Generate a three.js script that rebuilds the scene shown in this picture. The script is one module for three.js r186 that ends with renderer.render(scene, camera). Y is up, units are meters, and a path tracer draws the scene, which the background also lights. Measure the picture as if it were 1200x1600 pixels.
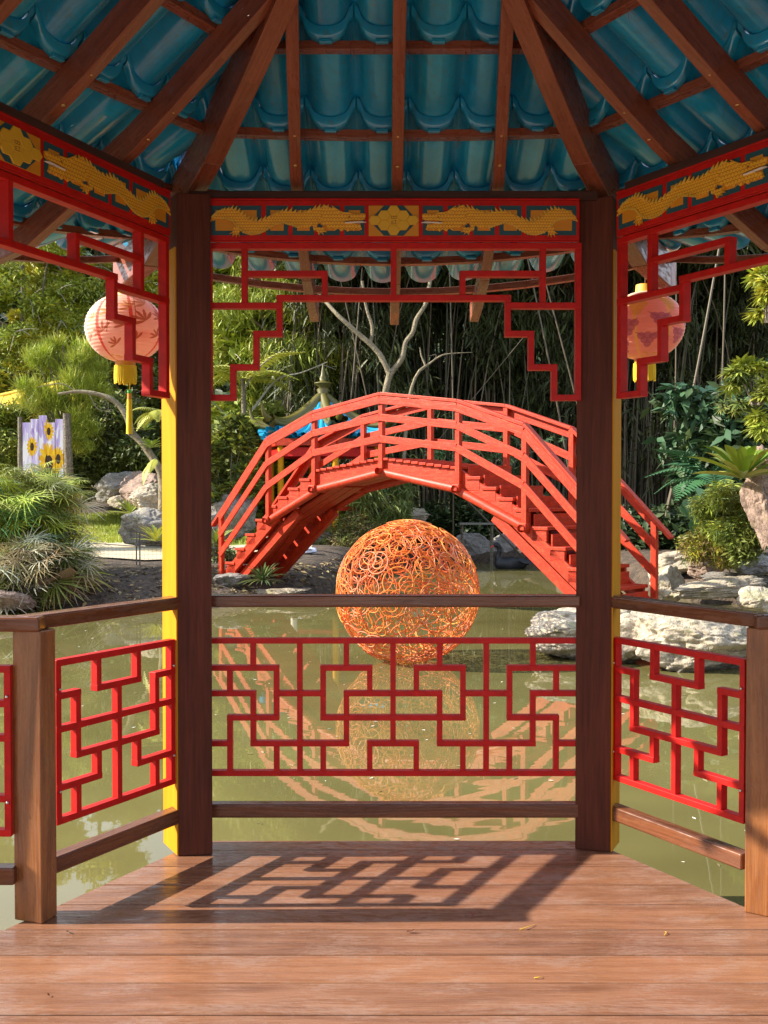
import * as THREE from 'three';
import { ImprovedNoise } from 'three/addons/math/ImprovedNoise.js';
import { RoundedBoxGeometry } from 'three/addons/geometries/RoundedBoxGeometry.js';
import { mergeGeometries, mergeVertices, toCreasedNormals } from 'three/addons/utils/BufferGeometryUtils.js';
import { MarchingCubes } from 'three/addons/objects/MarchingCubes.js';

// ------------------------------------------------------------------ camera, sky, sun, exposure
const W = 768, H = 1024;
const scene = new THREE.Scene();
const camera = new THREE.PerspectiveCamera(52.96, W / H, 0.05, 400);
camera.position.set(0, 1.5, 0);
camera.rotation.x = -1.1 * Math.PI / 180;
const SKY = 0.8;
const SUN = new THREE.Vector3(-Math.cos(0.5585), Math.sin(0.5585), 0.012).normalize();
{ // clear, slightly hazy afternoon sky with thin cloud, computed all round
  const w = 512, h = 256, d = new Float32Array(w * h * 4), nz = new ImprovedNoise();
  for (let y = 0; y < h; y++) for (let x = 0; x < w; x++) {
    const el = ((y + 0.5) / h - 0.5) * Math.PI, az = ((x + 0.5) / w - 0.5) * Math.PI * 2, v = new THREE.Vector3(Math.cos(el) * Math.cos(az), Math.sin(el), Math.cos(el) * Math.sin(az));
    const t = Math.pow(Math.max(0, v.y), 0.5), s = Math.max(0, v.dot(SUN)), glow = 0.35 * Math.pow(s, 6) + 0.9 * Math.pow(s, 40);
    let c = 0, f = 2.2, a = 0.5; for (let k = 0; k < 5; k++) { c += a * nz.noise(v.x * f, v.y * f * 2.2, v.z * f); f *= 2.1; a *= 0.5; } c = Math.max(0, Math.min(1, c * 2.2 + 0.25)) * 0.55;
    const i = (y * w + x) * 4, b = [0.74 - 0.46 * t, 0.74 - 0.32 * t, 0.72 - 0.06 * t];
    for (let k = 0; k < 3; k++) d[i + k] = SKY * ((v.y < 0 ? 0.75 : 1) * (b[k] * (1 - c) + [0.86, 0.85, 0.82][k] * c) + glow * [1, 0.93, 0.8][k]);
    d[i + 3] = 1;
  }
  const t = new THREE.DataTexture(d, w, h, THREE.RGBAFormat, THREE.FloatType); t.mapping = THREE.EquirectangularReflectionMapping; t.magFilter = THREE.LinearFilter; t.minFilter = THREE.LinearFilter; t.wrapS = THREE.RepeatWrapping; t.needsUpdate = true;
  scene.background = t; scene.environment = t;
}
const sun = new THREE.DirectionalLight(new THREE.Color(1.0, 0.92, 0.77), 4.6);
sun.name = 'sun';
sun.position.copy(SUN).multiplyScalar(60).add(new THREE.Vector3(0, 0, -16));
sun.target.position.set(0, 0, -16);
sun.castShadow = true;
sun.shadow.mapSize.set(4096, 4096);
Object.assign(sun.shadow.camera, { left: -40, right: 40, top: 40, bottom: -40, near: 1, far: 140 });
sun.shadow.radius = 1;
scene.add(sun, sun.target);
const EXPOSURE = 2.6;

// ------------------------------------------------------------------ helpers
const perlin = new ImprovedNoise();
const N3 = (x, y, z = 0) => perlin.noise(x, y, z);
function fbm(x, y, z = 0, o = 4) { let s = 0, a = 0.5; for (let i = 0; i < o; i++) { s += a * N3(x, y, z + i * 7.3); x *= 2.03; y *= 2.03; z *= 2.03; a *= 0.5; } return s; }
function rng(seed) { let a = seed >>> 0; return () => { a |= 0; a = a + 0x6D2B79F5 | 0; let t = Math.imul(a ^ a >>> 15, 1 | a); t = t + Math.imul(t ^ t >>> 7, 61 | t) ^ t; return ((t ^ t >>> 14) >>> 0) / 4294967296; }; }
const V = (x, y, z) => new THREE.Vector3(x, y, z);
const lerp = THREE.MathUtils.lerp, clamp = THREE.MathUtils.clamp;
const smooth = (a, b, x) => { const t = clamp((x - a) / (b - a), 0, 1); return t * t * (3 - 2 * t); };
const F = 1606, HZ = 769;
const at = (px, py, d) => V((px - 600) / F * d, 1.5 + (HZ - py) / F * d, -d);   // survey helper: direction read off the photograph, distance in metres
const used = new Map();
function numbered(n) { const k = used.get(n) ?? 0; used.set(n, k + 1); return k ? `${n}_${String(k).padStart(3, '0')}` : n; }
function thing(name, label, category, pos = [0, 0, 0], group, turn = 0) {
  const o = new THREE.Group(); o.name = numbered(name); o.position.set(...pos); o.rotation.y = turn;
  o.userData = { label, category }; if (group) o.userData.group = group;
  scene.add(o); return o;
}
function part(name, geo, m, parent, label) {
  const o = new THREE.Mesh(geo, m); o.name = name; o.castShadow = o.receiveShadow = true;
  if (label) o.userData.label = label;
  parent.add(o); return o;
}
function sub(name, parent) { const g = new THREE.Group(); g.name = name; parent.add(g); return g; }
function struct(name, geo, m) { const o = part(numbered(name), geo, m, scene); o.userData.kind = 'structure'; return o; }
function tagged(name, geo, m, label, category, group) { const o = part(numbered(name), geo, m, scene); o.userData = { label, category }; if (group) o.userData.group = group; return o; }
const merge = (list) => { const l = list.map((g) => g.index ? g.toNonIndexed() : g); l.forEach((g) => { for (const k of Object.keys(g.attributes)) if (!['position', 'normal', 'uv'].includes(k)) g.deleteAttribute(k); }); return mergeGeometries(l); };

// uv in metres: box projection, u along the longest axis of the piece
function boxUV(g, ox = 0, oy = 0, axis) {
  if (g.index) g = g.toNonIndexed();
  if (!g.attributes.normal) g.computeVertexNormals();
  g.computeBoundingBox();
  const s = g.boundingBox.getSize(V(0, 0, 0)), p = g.attributes.position, n = g.attributes.normal, uv = new Float32Array(p.count * 2);
  const long = axis ?? (s.x >= s.y && s.x >= s.z ? 0 : s.y >= s.z ? 1 : 2);
  for (let i = 0; i < p.count; i += 3) {
    let nx = 0, ny = 0, nz = 0;
    for (let k = 0; k < 3; k++) { nx += n.getX(i + k); ny += n.getY(i + k); nz += n.getZ(i + k); }
    nx = Math.abs(nx); ny = Math.abs(ny); nz = Math.abs(nz);
    const d = nx > ny && nx > nz ? 0 : ny > nz ? 1 : 2;
    const rest = [0, 1, 2].filter((a) => a !== d);
    const a = d === long ? rest[0] : long, b = d === long ? rest[1] : rest.find((q) => q !== long);
    for (let k = 0; k < 3; k++) {
      const c = [p.getX(i + k), p.getY(i + k), p.getZ(i + k)];
      uv[(i + k) * 2] = c[a] + ox; uv[(i + k) * 2 + 1] = c[b] + oy + d * 0.37;
    }
  }
  g.setAttribute('uv', new THREE.BufferAttribute(uv, 2));
  return g;
}
// a squared bar with softened edges between two points; side = direction of the bar's width
function bar(a, b, w, h, r = 0.004, up = V(0, 1, 0)) {
  const d = b.clone().sub(a), L = d.length(), g = new RoundedBoxGeometry(L, h, w, 1, Math.min(r, w / 2.1, h / 2.1));
  boxUVinto(g, Math.abs(a.x * 7.3 + a.y * 3.1 + b.z * 5.7) % 3, Math.abs(a.z * 1.7 + b.y * 2.3) % 3);
  const x = d.normalize(), z = x.clone().cross(up).normalize(), y = z.clone().cross(x);
  g.applyMatrix4(new THREE.Matrix4().makeBasis(x, y, z).setPosition(a.clone().add(b).multiplyScalar(0.5)));
  return g;
}
function boxUVinto(g, ox, oy, axis) { const q = boxUV(g.clone(), ox, oy, axis); g.setIndex(null); for (const k of Object.keys(g.attributes)) g.deleteAttribute(k); for (const k of ['position', 'normal', 'uv']) g.setAttribute(k, q.attributes[k]); }
function box(w, h, d, x = 0, y = 0, z = 0, r = 0.003) { let g = new RoundedBoxGeometry(w, h, d, 1, Math.min(r, w / 2.1, h / 2.1, d / 2.1)); g = boxUV(g, x * 1.7 + z, y * 1.3); g.translate(x, y, z); return g; }
// tapered limb through points
function limb(pts, r0, r1, sides = 7, wob = 0.0, seg) {
  const c = new THREE.CatmullRomCurve3(pts), n = seg ?? Math.max(4, pts.length * 4), fr = c.computeFrenetFrames(n, false), pos = [], uv = [], idx = [];
  const L = c.getLength();
  for (let i = 0; i <= n; i++) {
    const t = i / n, p = c.getPointAt(t), r = lerp(r0, r1, Math.pow(t, 0.85));
    for (let j = 0; j <= sides; j++) {
      const a = j / sides * Math.PI * 2, rr = r * (1 + wob * N3(p.x * 6 + Math.cos(a), p.y * 6, p.z * 6 + Math.sin(a)));
      const q = p.clone().addScaledVector(fr.normals[i], Math.cos(a) * rr).addScaledVector(fr.binormals[i], Math.sin(a) * rr);
      pos.push(q.x, q.y, q.z); uv.push(t * L, j / sides * r0 * 6);
    }
  }
  for (let i = 0; i < n; i++) for (let j = 0; j < sides; j++) { const a = i * (sides + 1) + j, b = a + sides + 1; idx.push(a, b, a + 1, b, b + 1, a + 1); }
  const g = new THREE.BufferGeometry();
  g.setAttribute('position', new THREE.Float32BufferAttribute(pos, 3)); g.setAttribute('uv', new THREE.Float32BufferAttribute(uv, 2)); g.setIndex(idx); g.computeVertexNormals();
  return g;
}
function grid(nu, nv, fn) {   // indexed sheet from fn(u, v) -> [x, y, z, uvx, uvy]
  const pos = [], uv = [], idx = [];
  for (let j = 0; j <= nv; j++) for (let i = 0; i <= nu; i++) { const q = fn(i / nu, j / nv); pos.push(q[0], q[1], q[2]); uv.push(q[3] ?? q[0], q[4] ?? q[2]); }
  for (let j = 0; j < nv; j++) for (let i = 0; i < nu; i++) { const a = j * (nu + 1) + i, b = a + nu + 1; idx.push(a, b, a + 1, b, b + 1, a + 1); }
  const g = new THREE.BufferGeometry();
  g.setAttribute('position', new THREE.Float32BufferAttribute(pos, 3)); g.setAttribute('uv', new THREE.Float32BufferAttribute(uv, 2)); g.setIndex(idx); g.computeVertexNormals();
  return g;
}
function prism(pts, y0, y1, bevel = 0.006) {   // plan polygon [[x, z] ...] pulled up from y0 to y1
  const s = new THREE.Shape(pts.map(([x, z]) => new THREE.Vector2(x, -z)));
  const g = new THREE.ExtrudeGeometry(s, { depth: y1 - y0 - 2 * bevel, bevelEnabled: bevel > 0, bevelSize: bevel, bevelThickness: bevel, bevelOffset: -bevel, bevelSegments: 1 });
  g.rotateX(-Math.PI / 2); g.translate(0, y0 + bevel, 0); return g;
}

// ------------------------------------------------------------------ textures and materials
function tex(w, h, fn, srgb = true) {
  const d = new Uint8Array(w * h * 4);
  for (let y = 0; y < h; y++) for (let x = 0; x < w; x++) { const c = fn(x / w, y / h); const i = (y * w + x) * 4; d[i] = clamp(c[0], 0, 1) * 255; d[i + 1] = clamp(c[1], 0, 1) * 255; d[i + 2] = clamp(c[2], 0, 1) * 255; d[i + 3] = 255; }
  const t = new THREE.DataTexture(d, w, h); t.wrapS = t.wrapT = THREE.RepeatWrapping; t.magFilter = THREE.LinearFilter; t.minFilter = THREE.LinearMipmapLinearFilter; t.generateMipmaps = true;
  if (srgb) t.colorSpace = THREE.SRGBColorSpace; t.needsUpdate = true; return t;
}
// periodic noise on the unit square
const pn = (u, v, fu, fv, s = 0) => { const a = u * Math.PI * 2, b = v * Math.PI * 2; return N3(Math.cos(a) * fu * 0.16 + s, Math.sin(a) * fu * 0.16 + Math.cos(b) * fv * 0.16, Math.sin(b) * fv * 0.16 + s * 1.7); };
const toS = (c) => c <= 0.0031308 ? c * 12.92 : 1.055 * Math.pow(c, 1 / 2.4) - 0.055;
const S3 = (r, g, b) => [toS(r), toS(g), toS(b)];
const grainAt = (u, v, s) => pn(u, v, 4, 110, s) * 0.4 + pn(u, v, 14, 420, s + 3) * 0.4 + pn(u, v, 3, 24, s + 9) * 0.5;
const woodMap = (dark, light, s, wear) => tex(512, 512, (u, v) => {
  const g = clamp(0.5 + grainAt(u, v, s), 0, 1), c = [0, 1, 2].map((k) => lerp(dark[k], light[k], g));
  if (wear) { const w = smooth(-0.1, 0.55, 0.6 * pn(u, v, 5, 14, s + 20) + 0.5 * pn(u, v, 30, 200, s + 5) + 0.25 * pn(u, v, 120, 120, s)); for (let k = 0; k < 3; k++) c[k] = lerp(c[k], wear[k], w * 0.42); }
  return S3(...c);
});
const woodBump = tex(512, 512, (u, v) => { const g = 0.5 + 0.7 * grainAt(u, v, 1.3); return [g, g, g]; }, false);
const roughTex = tex(256, 256, (u, v) => { const g = 0.55 + 0.5 * pn(u, v, 12, 90, 4) + 0.3 * pn(u, v, 30, 30, 8); return [g, g, g]; }, false);
const speck = tex(256, 256, (u, v) => { const g = 0.5 + 0.5 * pn(u, v, 60, 60, 2) + 0.4 * pn(u, v, 18, 18, 6); return [g, g, g]; }, false);
const M = {};
const std = (o) => new THREE.MeshStandardMaterial({ side: THREE.DoubleSide, ...o });
const phy = (o) => new THREE.MeshPhysicalMaterial({ side: THREE.DoubleSide, ...o });
const rgb = (r, g, b) => new THREE.Color().setRGB(r, g, b);
M.post = phy({ map: woodMap([0.062, 0.014, 0.007], [0.125, 0.031, 0.015], 1), bumpMap: woodBump, bumpScale: 0.0008, roughness: 0.6, specularIntensity: 0.5 });
M.rail = phy({ map: woodMap([0.085, 0.026, 0.012], [0.2, 0.068, 0.026], 2.2), bumpMap: woodBump, bumpScale: 0.0012, roughness: 0.5, roughnessMap: roughTex, clearcoat: 0.2, clearcoatRoughness: 0.3 });
M.shortpost = phy({ map: woodMap([0.15, 0.05, 0.018], [0.33, 0.125, 0.038], 3.1, [0.16, 0.075, 0.03]), bumpMap: woodBump, bumpScale: 0.0012, roughness: 0.6, roughnessMap: roughTex, clearcoat: 0.2, clearcoatRoughness: 0.35 });
M.rafter = phy({ map: woodMap([0.16, 0.042, 0.022], [0.3, 0.088, 0.048], 4.4), bumpMap: woodBump, bumpScale: 0.001, roughness: 0.6, roughnessMap: roughTex, clearcoat: 0.08, clearcoatRoughness: 0.5 });
M.darkwood = std({ map: woodMap([0.03, 0.01, 0.008], [0.07, 0.022, 0.016], 5.5), roughness: 0.8 });
M.yellow = phy({ map: woodMap([0.5, 0.21, 0.004], [0.58, 0.26, 0.008], 6.1), bumpMap: woodBump, bumpScale: 0.0012, roughness: 0.6, specularIntensity: 0.3 });
M.plank = [0, 1, 2, 3].map((k) => phy({ map: woodMap([0.135 + 0.022 * k, 0.059 + 0.009 * k, 0.035 + 0.004 * k], [0.265 + 0.018 * k, 0.128 + 0.006 * k, 0.078], 7.7 + k * 2.1, [0.33, 0.225, 0.185]), bumpMap: woodBump, bumpScale: 0.0014, roughness: 0.5, roughnessMap: roughTex }));
const redVar = tex(256, 256, (u, v) => { const n = 1 + 0.22 * pn(u, v, 20, 20, 1) + 0.12 * pn(u, v, 70, 70, 3); return S3(0.5 * n, 0.008 * n, 0.006 * n); });
M.red = phy({ map: redVar, bumpMap: speck, bumpScale: 0.0004, roughness: 0.5, specularIntensity: 0.6 });
const bridgeVar = tex(256, 256, (u, v) => { const n = 1 + 0.3 * pn(u, v, 6, 50, 1) + 0.3 * pn(u, v, 22, 22, 3), f = smooth(0.12, 0.5, pn(u, v, 9, 30, 12) + 0.5 * pn(u, v, 60, 120, 5)) * 0.35, c = smooth(0.4, 0.46, pn(u, v, 40, 60, 31)); return S3(lerp(lerp(0.43 * n, 0.5, f), 0.26, c), lerp(lerp(0.028 * n, 0.085, f), 0.06, c), lerp(lerp(0.007 * n, 0.028, f), 0.03, c)); });
M.bridge = phy({ map: bridgeVar, bumpMap: woodBump, bumpScale: 0.0018, roughness: 0.45, specularIntensity: 0.7 });
const tileVar = tex(256, 256, (u, v) => { const n = 1 + 0.16 * pn(u, v, 9, 9, 1) + 0.1 * pn(u, v, 34, 34, 3), d = 0.7 * smooth(0.34, 0.5, pn(u, v, 80, 80, 7)); return S3(lerp(0.01 * n, 0.05, d), lerp(0.3 * n, 0.22, d), lerp(0.56 * n, 0.3, d)); });
M.tile = phy({ map: tileVar, bumpMap: speck, bumpScale: 0.0003, roughness: 0.26, clearcoat: 0.9, clearcoatRoughness: 0.14 });
M.tile2 = M.tile.clone(); M.tile2.color = rgb(0.82, 0.9, 0.92);
M.tile3 = M.tile.clone(); M.tile3.color = rgb(1.1, 1.08, 1.0);
M.brass = std({ color: rgb(0.8, 0.58, 0.25), metalness: 1, roughness: 0.3 });
M.steel = std({ color: rgb(0.6, 0.6, 0.6), metalness: 1, roughness: 0.35 });
M.wire = std({ color: rgb(0.16, 0.06, 0.03), metalness: 0.5, roughness: 0.6 });
M.teal = std({ color: rgb(0.012, 0.075, 0.1), roughness: 0.55 });
M.orange = std({ color: rgb(0.62, 0.25, 0.012), roughness: 0.5 });
M.gold = std({ color: rgb(0.7, 0.4, 0.025), roughness: 0.5 });
M.goldline = std({ color: rgb(0.3, 0.12, 0.01), roughness: 0.6 });
M.white = std({ color: rgb(0.75, 0.73, 0.7), roughness: 0.6 });
M.black = std({ color: rgb(0.012, 0.012, 0.016), roughness: 0.55 });
M.pink = std({ color: rgb(0.5, 0.14, 0.14), roughness: 0.6 });

// ------------------------------------------------------------------ ground, water, deck
const WATER = -0.25;
const shorePts = [[-60, 15], [-3, 15.4], [-1.3, 16.4], [-0.7, 18.5], [0, 24], [0.8, 25.6], [3.4, 25.2], [4.2, 19], [5.2, 16], [8, 13], [60, 12]];
function shore(x) { for (let i = 1; i < shorePts.length; i++) if (x <= shorePts[i][0]) { const [a, b] = [shorePts[i - 1], shorePts[i]]; return lerp(a[1], b[1], smooth(0, 1, (x - a[0]) / (b[0] - a[0]))); } return 12; }
function groundY(x, z) {
  const D = -z, d = D - shore(x) + 0.5 * N3(x * 0.8, D * 0.8, 3);
  if (d < 0) return WATER + Math.max(-1.2, d * 0.5);
  let h = WATER + 0.62 * (1 - Math.exp(-d / 1.6)) + 0.05 * N3(x * 1.3, D * 1.3, 1);
  h += 0.09 * Math.max(0, D - 26) * (x < 0 ? 1 : 0.5);
  h += 9 * smooth(38, 56, D) ;
  return h;
}
const soil = tex(512, 512, (u, v) => { const n = 0.5 + 0.6 * pn(u, v, 20, 20, 1) + 0.5 * pn(u, v, 90, 90, 4) + 0.35 * pn(u, v, 200, 200, 6); return S3(lerp(0.025, 0.11, n), lerp(0.018, 0.075, n), lerp(0.013, 0.05, n)); });
M.soil = std({ map: soil, bumpMap: speck, bumpScale: 0.02, roughness: 0.95 });
struct('ground', (() => { const g = grid(220, 160, (u, v) => { const x = (u - 0.5) * 160 * (0.3 + 0.7 * Math.abs(u - 0.5) * 2), z = lerp(30, -70, v); return [x, groundY(x, z), z, x * 0.4, z * 0.4]; }); return g; })(), M.soil);
const ripple = tex(512, 512, (u, v) => { const n = 0.5 + 0.35 * pn(u, v, 10, 26, 1) + 0.18 * pn(u, v, 30, 70, 5); return [n, n, n]; }, false);
ripple.repeat.set(0.22, 0.22);
const murk = tex(512, 512, (u, v) => { const n = 1 + 0.22 * pn(u, v, 7, 7, 2) + 0.14 * pn(u, v, 24, 24, 8); return S3(0.14 * n, 0.124 * n, 0.046 * n); });
murk.repeat.set(0.11, 0.11);
M.water = phy({ map: murk, bumpMap: ripple, bumpScale: 0.0003, roughness: 0.015, ior: 1.5 });
struct('water', grid(4, 4, (u, v) => { const x = (u - 0.5) * 160, z = lerp(30, -40, v); return [x, WATER, z]; }), M.water);

const lawnM = std({ map: tex(512, 512, (u, v) => { const n = 0.5 + 0.6 * pn(u, v, 120, 120, 1) + 0.4 * pn(u, v, 14, 14, 4); return S3(lerp(0.12, 0.3, n), lerp(0.17, 0.36, n), lerp(0.03, 0.07, n)); }), bumpMap: speck, bumpScale: 0.03, roughness: 0.95 });
const pathM = std({ map: tex(512, 512, (u, v) => { const n = 0.5 + 0.4 * pn(u, v, 160, 160, 1) + 0.35 * pn(u, v, 16, 16, 4); return S3(lerp(0.4, 0.6, n), lerp(0.33, 0.5, n), lerp(0.23, 0.36, n)); }), bumpMap: speck, bumpScale: 0.008, roughness: 0.95 });
{ const c = new THREE.CatmullRomCurve3([V(-1.7, 0, -19.9), V(-4.2, 0, -20.2), V(-6.2, 0, -21.5), V(-8.3, 0, -25), V(-11, 0, -30)]);
  struct('path', grid(60, 8, (u, v) => { const p = c.getPointAt(u), t = c.getTangentAt(u), w = (v - 0.5) * 3.4; const x = p.x - t.z * w, z = p.z + t.x * w; return [x, groundY(x, z) + 0.03, z, x, z]; }), pathM);
  struct('lawn', grid(30, 30, (u, v) => { const x = lerp(-11, -2.2, u), z = lerp(-21.8, -31, v); return [x, groundY(x, z) + 0.018, z, x, z]; }), lawnM);
}
// paved terrace behind the viewer, in the open sun
struct('terrace', (() => { const g = new THREE.BoxGeometry(44, 0.6, 26); g.translate(0, -0.31, 15.75); return boxUV(g); })(), std({ map: tex(256, 256, (u, v) => { const n = 0.5 + 0.4 * pn(u, v, 60, 60, 1) + 0.3 * pn(u, v, 12, 12, 4); return S3(lerp(0.36, 0.5, n), lerp(0.31, 0.43, n), lerp(0.24, 0.34, n)); }), roughness: 0.9 }));
// deck of broad boards; each board its own piece
{
  const deck = new THREE.Group(); deck.name = 'deck'; deck.userData.kind = 'structure'; scene.add(deck);
  const r = rng(5), ZF = -4.4, ZW = -3.50, rows = [];
  let z = ZF; rows.push([z, z + 0.115]); z += 0.119;
  while (z < 2.6) { const w = 0.186; let e = z + w; if (z < ZW && e > ZW - 0.05) e = ZW; rows.push([z, e]); z = e + 0.0055; }
  const xl = (q) => q <= ZW ? lerp(-0.79, -1.30, (q - ZF) / (ZW - ZF)) : -3.2, xr = (q) => q <= ZW ? lerp(0.885, 1.42, (q - ZF) / (ZW - ZF)) : 3.2;
  rows.forEach(([a, b], i) => {
    const narrow = b <= ZW + 1e-6, A = [xl(narrow ? a : 0), xr(narrow ? a : 0)], B = [xl(narrow ? b : 0), xr(narrow ? b : 0)];
    const cuts = [0, 1];
    for (let k = 0; k + 1 < cuts.length; k++) {
      const L = (P, t, o) => lerp(P[0], P[1], t) + o, g0 = k ? 0.001 : 0, g1 = k + 2 < cuts.length ? -0.001 : 0;
      const g = boxUV(prism([[L(A, cuts[k], g0), a], [L(B, cuts[k], g0), b], [L(B, cuts[k + 1], g1), b], [L(A, cuts[k + 1], g1), a]], -0.045, 0, 0.003), r() * 3, r() * 3, 0);
      g.translate(0, (r() - 0.5) * 0.0015, 0);
      part('plank', g, M.plank[Math.floor(r() * 4)], deck);
    }
  });
  part('joist', merge([-2, -1, 0, 1, 2].map((k) => box(0.09, 0.14, 5.6, k * 0.62, -0.117, -0.6))), M.darkwood, deck);
  part('edge_board', box(1.62, 0.14, 0.035, 0.045, -0.118, -4.372), M.rail, deck);
}

// ------------------------------------------------------------------ pavilion
const pav = thing('garden_pavilion', 'open red and brown pavilion with blue tiled roof and golden dragon boards', 'pavilion');
const PL = V(-0.80, 0, -4.29), PR = V(0.885, 0, -4.30), RC = V(0.055, 0, -2.87);
// corner posts
function cornerPost(A, B, C, top, m, said) {
  const D = [B[0] + C[0] - A[0], B[1] + C[1] - A[1]];
  const p = part('post', boxUV(prism([A, B, D, C].reduce((s, q) => s, [A, B, D, C]), 0, 2.72, 0.005), A[0] * 3, 0, 1), M.post, pav);
  // outward side painted yellow: a thin board on the side face A-C, 4 mm proud
  const n = new THREE.Vector2(C[1] - A[1], -(C[0] - A[0])).normalize(); const mid = [(A[0] + C[0]) / 2, (A[1] + C[1]) / 2], cen = [(A[0] + D[0]) / 2, (A[1] + D[1]) / 2];
  if (n.x * (mid[0] - cen[0]) + n.y * (mid[1] - cen[1]) < 0) n.negate();
  const o = (P, e, t) => [lerp(P[0], mid[0], e) + n.x * t, lerp(P[1], mid[1], e) + n.y * t];
  part('painted_side', boxUV(prism([o(A, 0.03, -0.002), o(C, 0.03, -0.002), o(C, 0.03, 0.006), o(A, 0.03, 0.006)], 0.004, top, 0.001), 0.2, 0.1, 1), m, p, said);
}
cornerPost([-0.845, -4.204], [-0.709, -4.222], [-0.938, -4.366], 2.5, M.yellow, 'yellow painted side face');
cornerPost([0.942, -4.249], [0.803, -4.29], [1.002, -4.372], 2.5, M.yellow, 'yellow painted side face');
for (const [x, z] of [[-1.66, -2.72], [1.76, -2.72], [-0.78, -1.44], [0.89, -1.44]]) part('post', boxUV(prism([[x - 0.07, z - 0.07], [x + 0.07, z - 0.07], [x + 0.07, z + 0.07], [x - 0.07, z + 0.07]], 0, 2.72, 0.005), x, z, 1), M.post, pav);
// short posts of the railing
function shortPost(cx, cz, s, turn, m, s2 = s) { const g = new RoundedBoxGeometry(s, 1.02, s2, 2, 0.006); boxUVinto(g, cx, cz, 1); g.rotateY(turn); g.translate(cx, 0.51, cz); return part('short_post', g, m, pav); }
shortPost(-1.228, -3.598, 0.118, -0.34, M.shortpost, 0.085);
shortPost(1.345, -3.655, 0.085, -0.56, M.shortpost);

// lattice and rails, edge by edge. O = middle of the panel, U = along it (to the right seen from inside)
function barsOn(parent, O, U, segs, w, d, m, name = 'lattice_bar') {
  const N = U.clone().cross(V(0, 1, 0)).normalize();
  segs.forEach(([x0, y0, x1, y1], i) => {
    const horiz = Math.abs(y1 - y0) < 1e-6, e = w / 2;
    // uprights stop against the cross bars; cross bars run half a bar past their ends; a hair of difference in depth keeps faces apart
    const a = O.clone().addScaledVector(U, x0 - (horiz ? e : 0)).add(V(0, y0 - (horiz ? 0 : 0), 0)), b = O.clone().addScaledVector(U, x1 + (horiz ? e : 0)).add(V(0, y1, 0));
    part(name, bar(a, b, horiz ? d : d - 0.003, w * (horiz ? 1 : 0.97), 0.0025, horiz ? V(0, 1, 0) : U), m, parent);
  });
}
function gridSegs(cols, rows, hs, vs) {
  const out = [];
  for (const [r, a, b] of hs) out.push([cols[a], rows[r], cols[b], rows[r]]);
  for (const [c, a, b] of vs) out.push([cols[c], rows[b], cols[c], rows[a]]);
  return out;
}
const HR = 1.045, BRH = 0.163;
function railBar(parent, name, a, b, y, w, h) { return part(name, bar(V(a.x, y, a.z), V(b.x, y, b.z), w, h, 0.009), M.rail, parent); }
{ // front railing
  const r = sub('railing', pav), zf = -4.31, s = 4.31 / F;
  const front0 = V(-0.735, 0, zf), front1 = V(0.82, 0, zf);
  railBar(r, 'handrail', front0, front1, HR, 0.07, 0.05); railBar(r, 'bottom_rail', front0, front1, BRH, 0.055, 0.06);
  const cols = []; for (let c = 0; c <= 16; c++) cols.push((c - 8) * 36.5 * s);
  const rows = [1001, 1043.7, 1083.7, 1121.7, 1162.3, 1209].map((y) => 1.5 - (y - HZ) * s);
  const hs = [[0, 0, 16], [5, 0, 16]], vs = [[4, 0, 5], [12, 0, 5], [8, 0, 4]];
  const mir = (l, k, horiz) => { for (const q of l) { k.push(q); k.push(horiz ? [q[0], 16 - q[2], 16 - q[1]] : [16 - q[0], q[1], q[2]]); } };
  mir([[1, 0, 3], [1, 5, 7], [2, 0, 2], [2, 3, 5], [3, 1, 3], [4, 0, 1], [4, 2, 6]], hs, true);
  hs.push([2, 6, 10], [3, 5, 11], [4, 7, 9]);
  mir([[1, 1, 2], [1, 3, 5], [2, 0, 1], [2, 2, 4], [3, 1, 3], [3, 4, 5], [5, 1, 3], [5, 4, 5], [6, 0, 1], [6, 2, 4], [7, 1, 2], [7, 4, 5]], vs, false);
  barsOn(r, V(0.038, 0, zf), V(1, 0, 0), gridSegs(cols, rows, hs, vs), 0.0235, 0.034, M.red);
}
function sidePanel(r, a, b) {   // panel between posts, a = start, b = end (plan points)
  const U = b.clone().sub(a), L = U.length(); U.normalize();
  const O = a.clone().add(b).multiplyScalar(0.5), top = 0.885, bot = 0.312, hw = L / 2;
  const cols = [0, 0.155, 0.325, 0.5, 0.675, 0.845, 1].map((t) => (t - 0.5) * L), rows = [0, 0.21, 0.42, 0.61, 0.79, 1].map((t) => lerp(top, bot, t));
  barsOn(r, O, U, gridSegs(cols, rows,
    [[0, 0, 6], [5, 0, 6], [1, 0, 1], [1, 2, 4], [1, 5, 6], [2, 0, 6], [3, 1, 5], [4, 0, 2], [4, 4, 6]],
    [[0, 0, 5], [6, 0, 5], [2, 0, 1], [4, 0, 1], [3, 1, 5], [1, 1, 3], [1, 4, 5], [5, 1, 3], [5, 4, 5], [2, 3, 4], [4, 3, 4]]), 0.0245, 0.036, M.red);
  for (const t of [-0.5, 0.5]) for (const y of [0.79, 0.42]) { const N = U.clone().cross(V(0, 1, 0)).negate(); const g = new THREE.SphereGeometry(0.006, 8, 6); const p = O.clone().addScaledVector(U, t * L).addScaledVector(N, 0.019 * (N.z > 0 ? 1 : -1)); g.translate(p.x, y, p.z); part('bolt', g, M.steel, r); }
}
const railL = V(-0.862, 0, -4.235), railLe = V(-1.215, 0, -3.64), railR = V(0.965, 0, -4.285), railRe = V(1.315, 0, -3.70);
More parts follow.
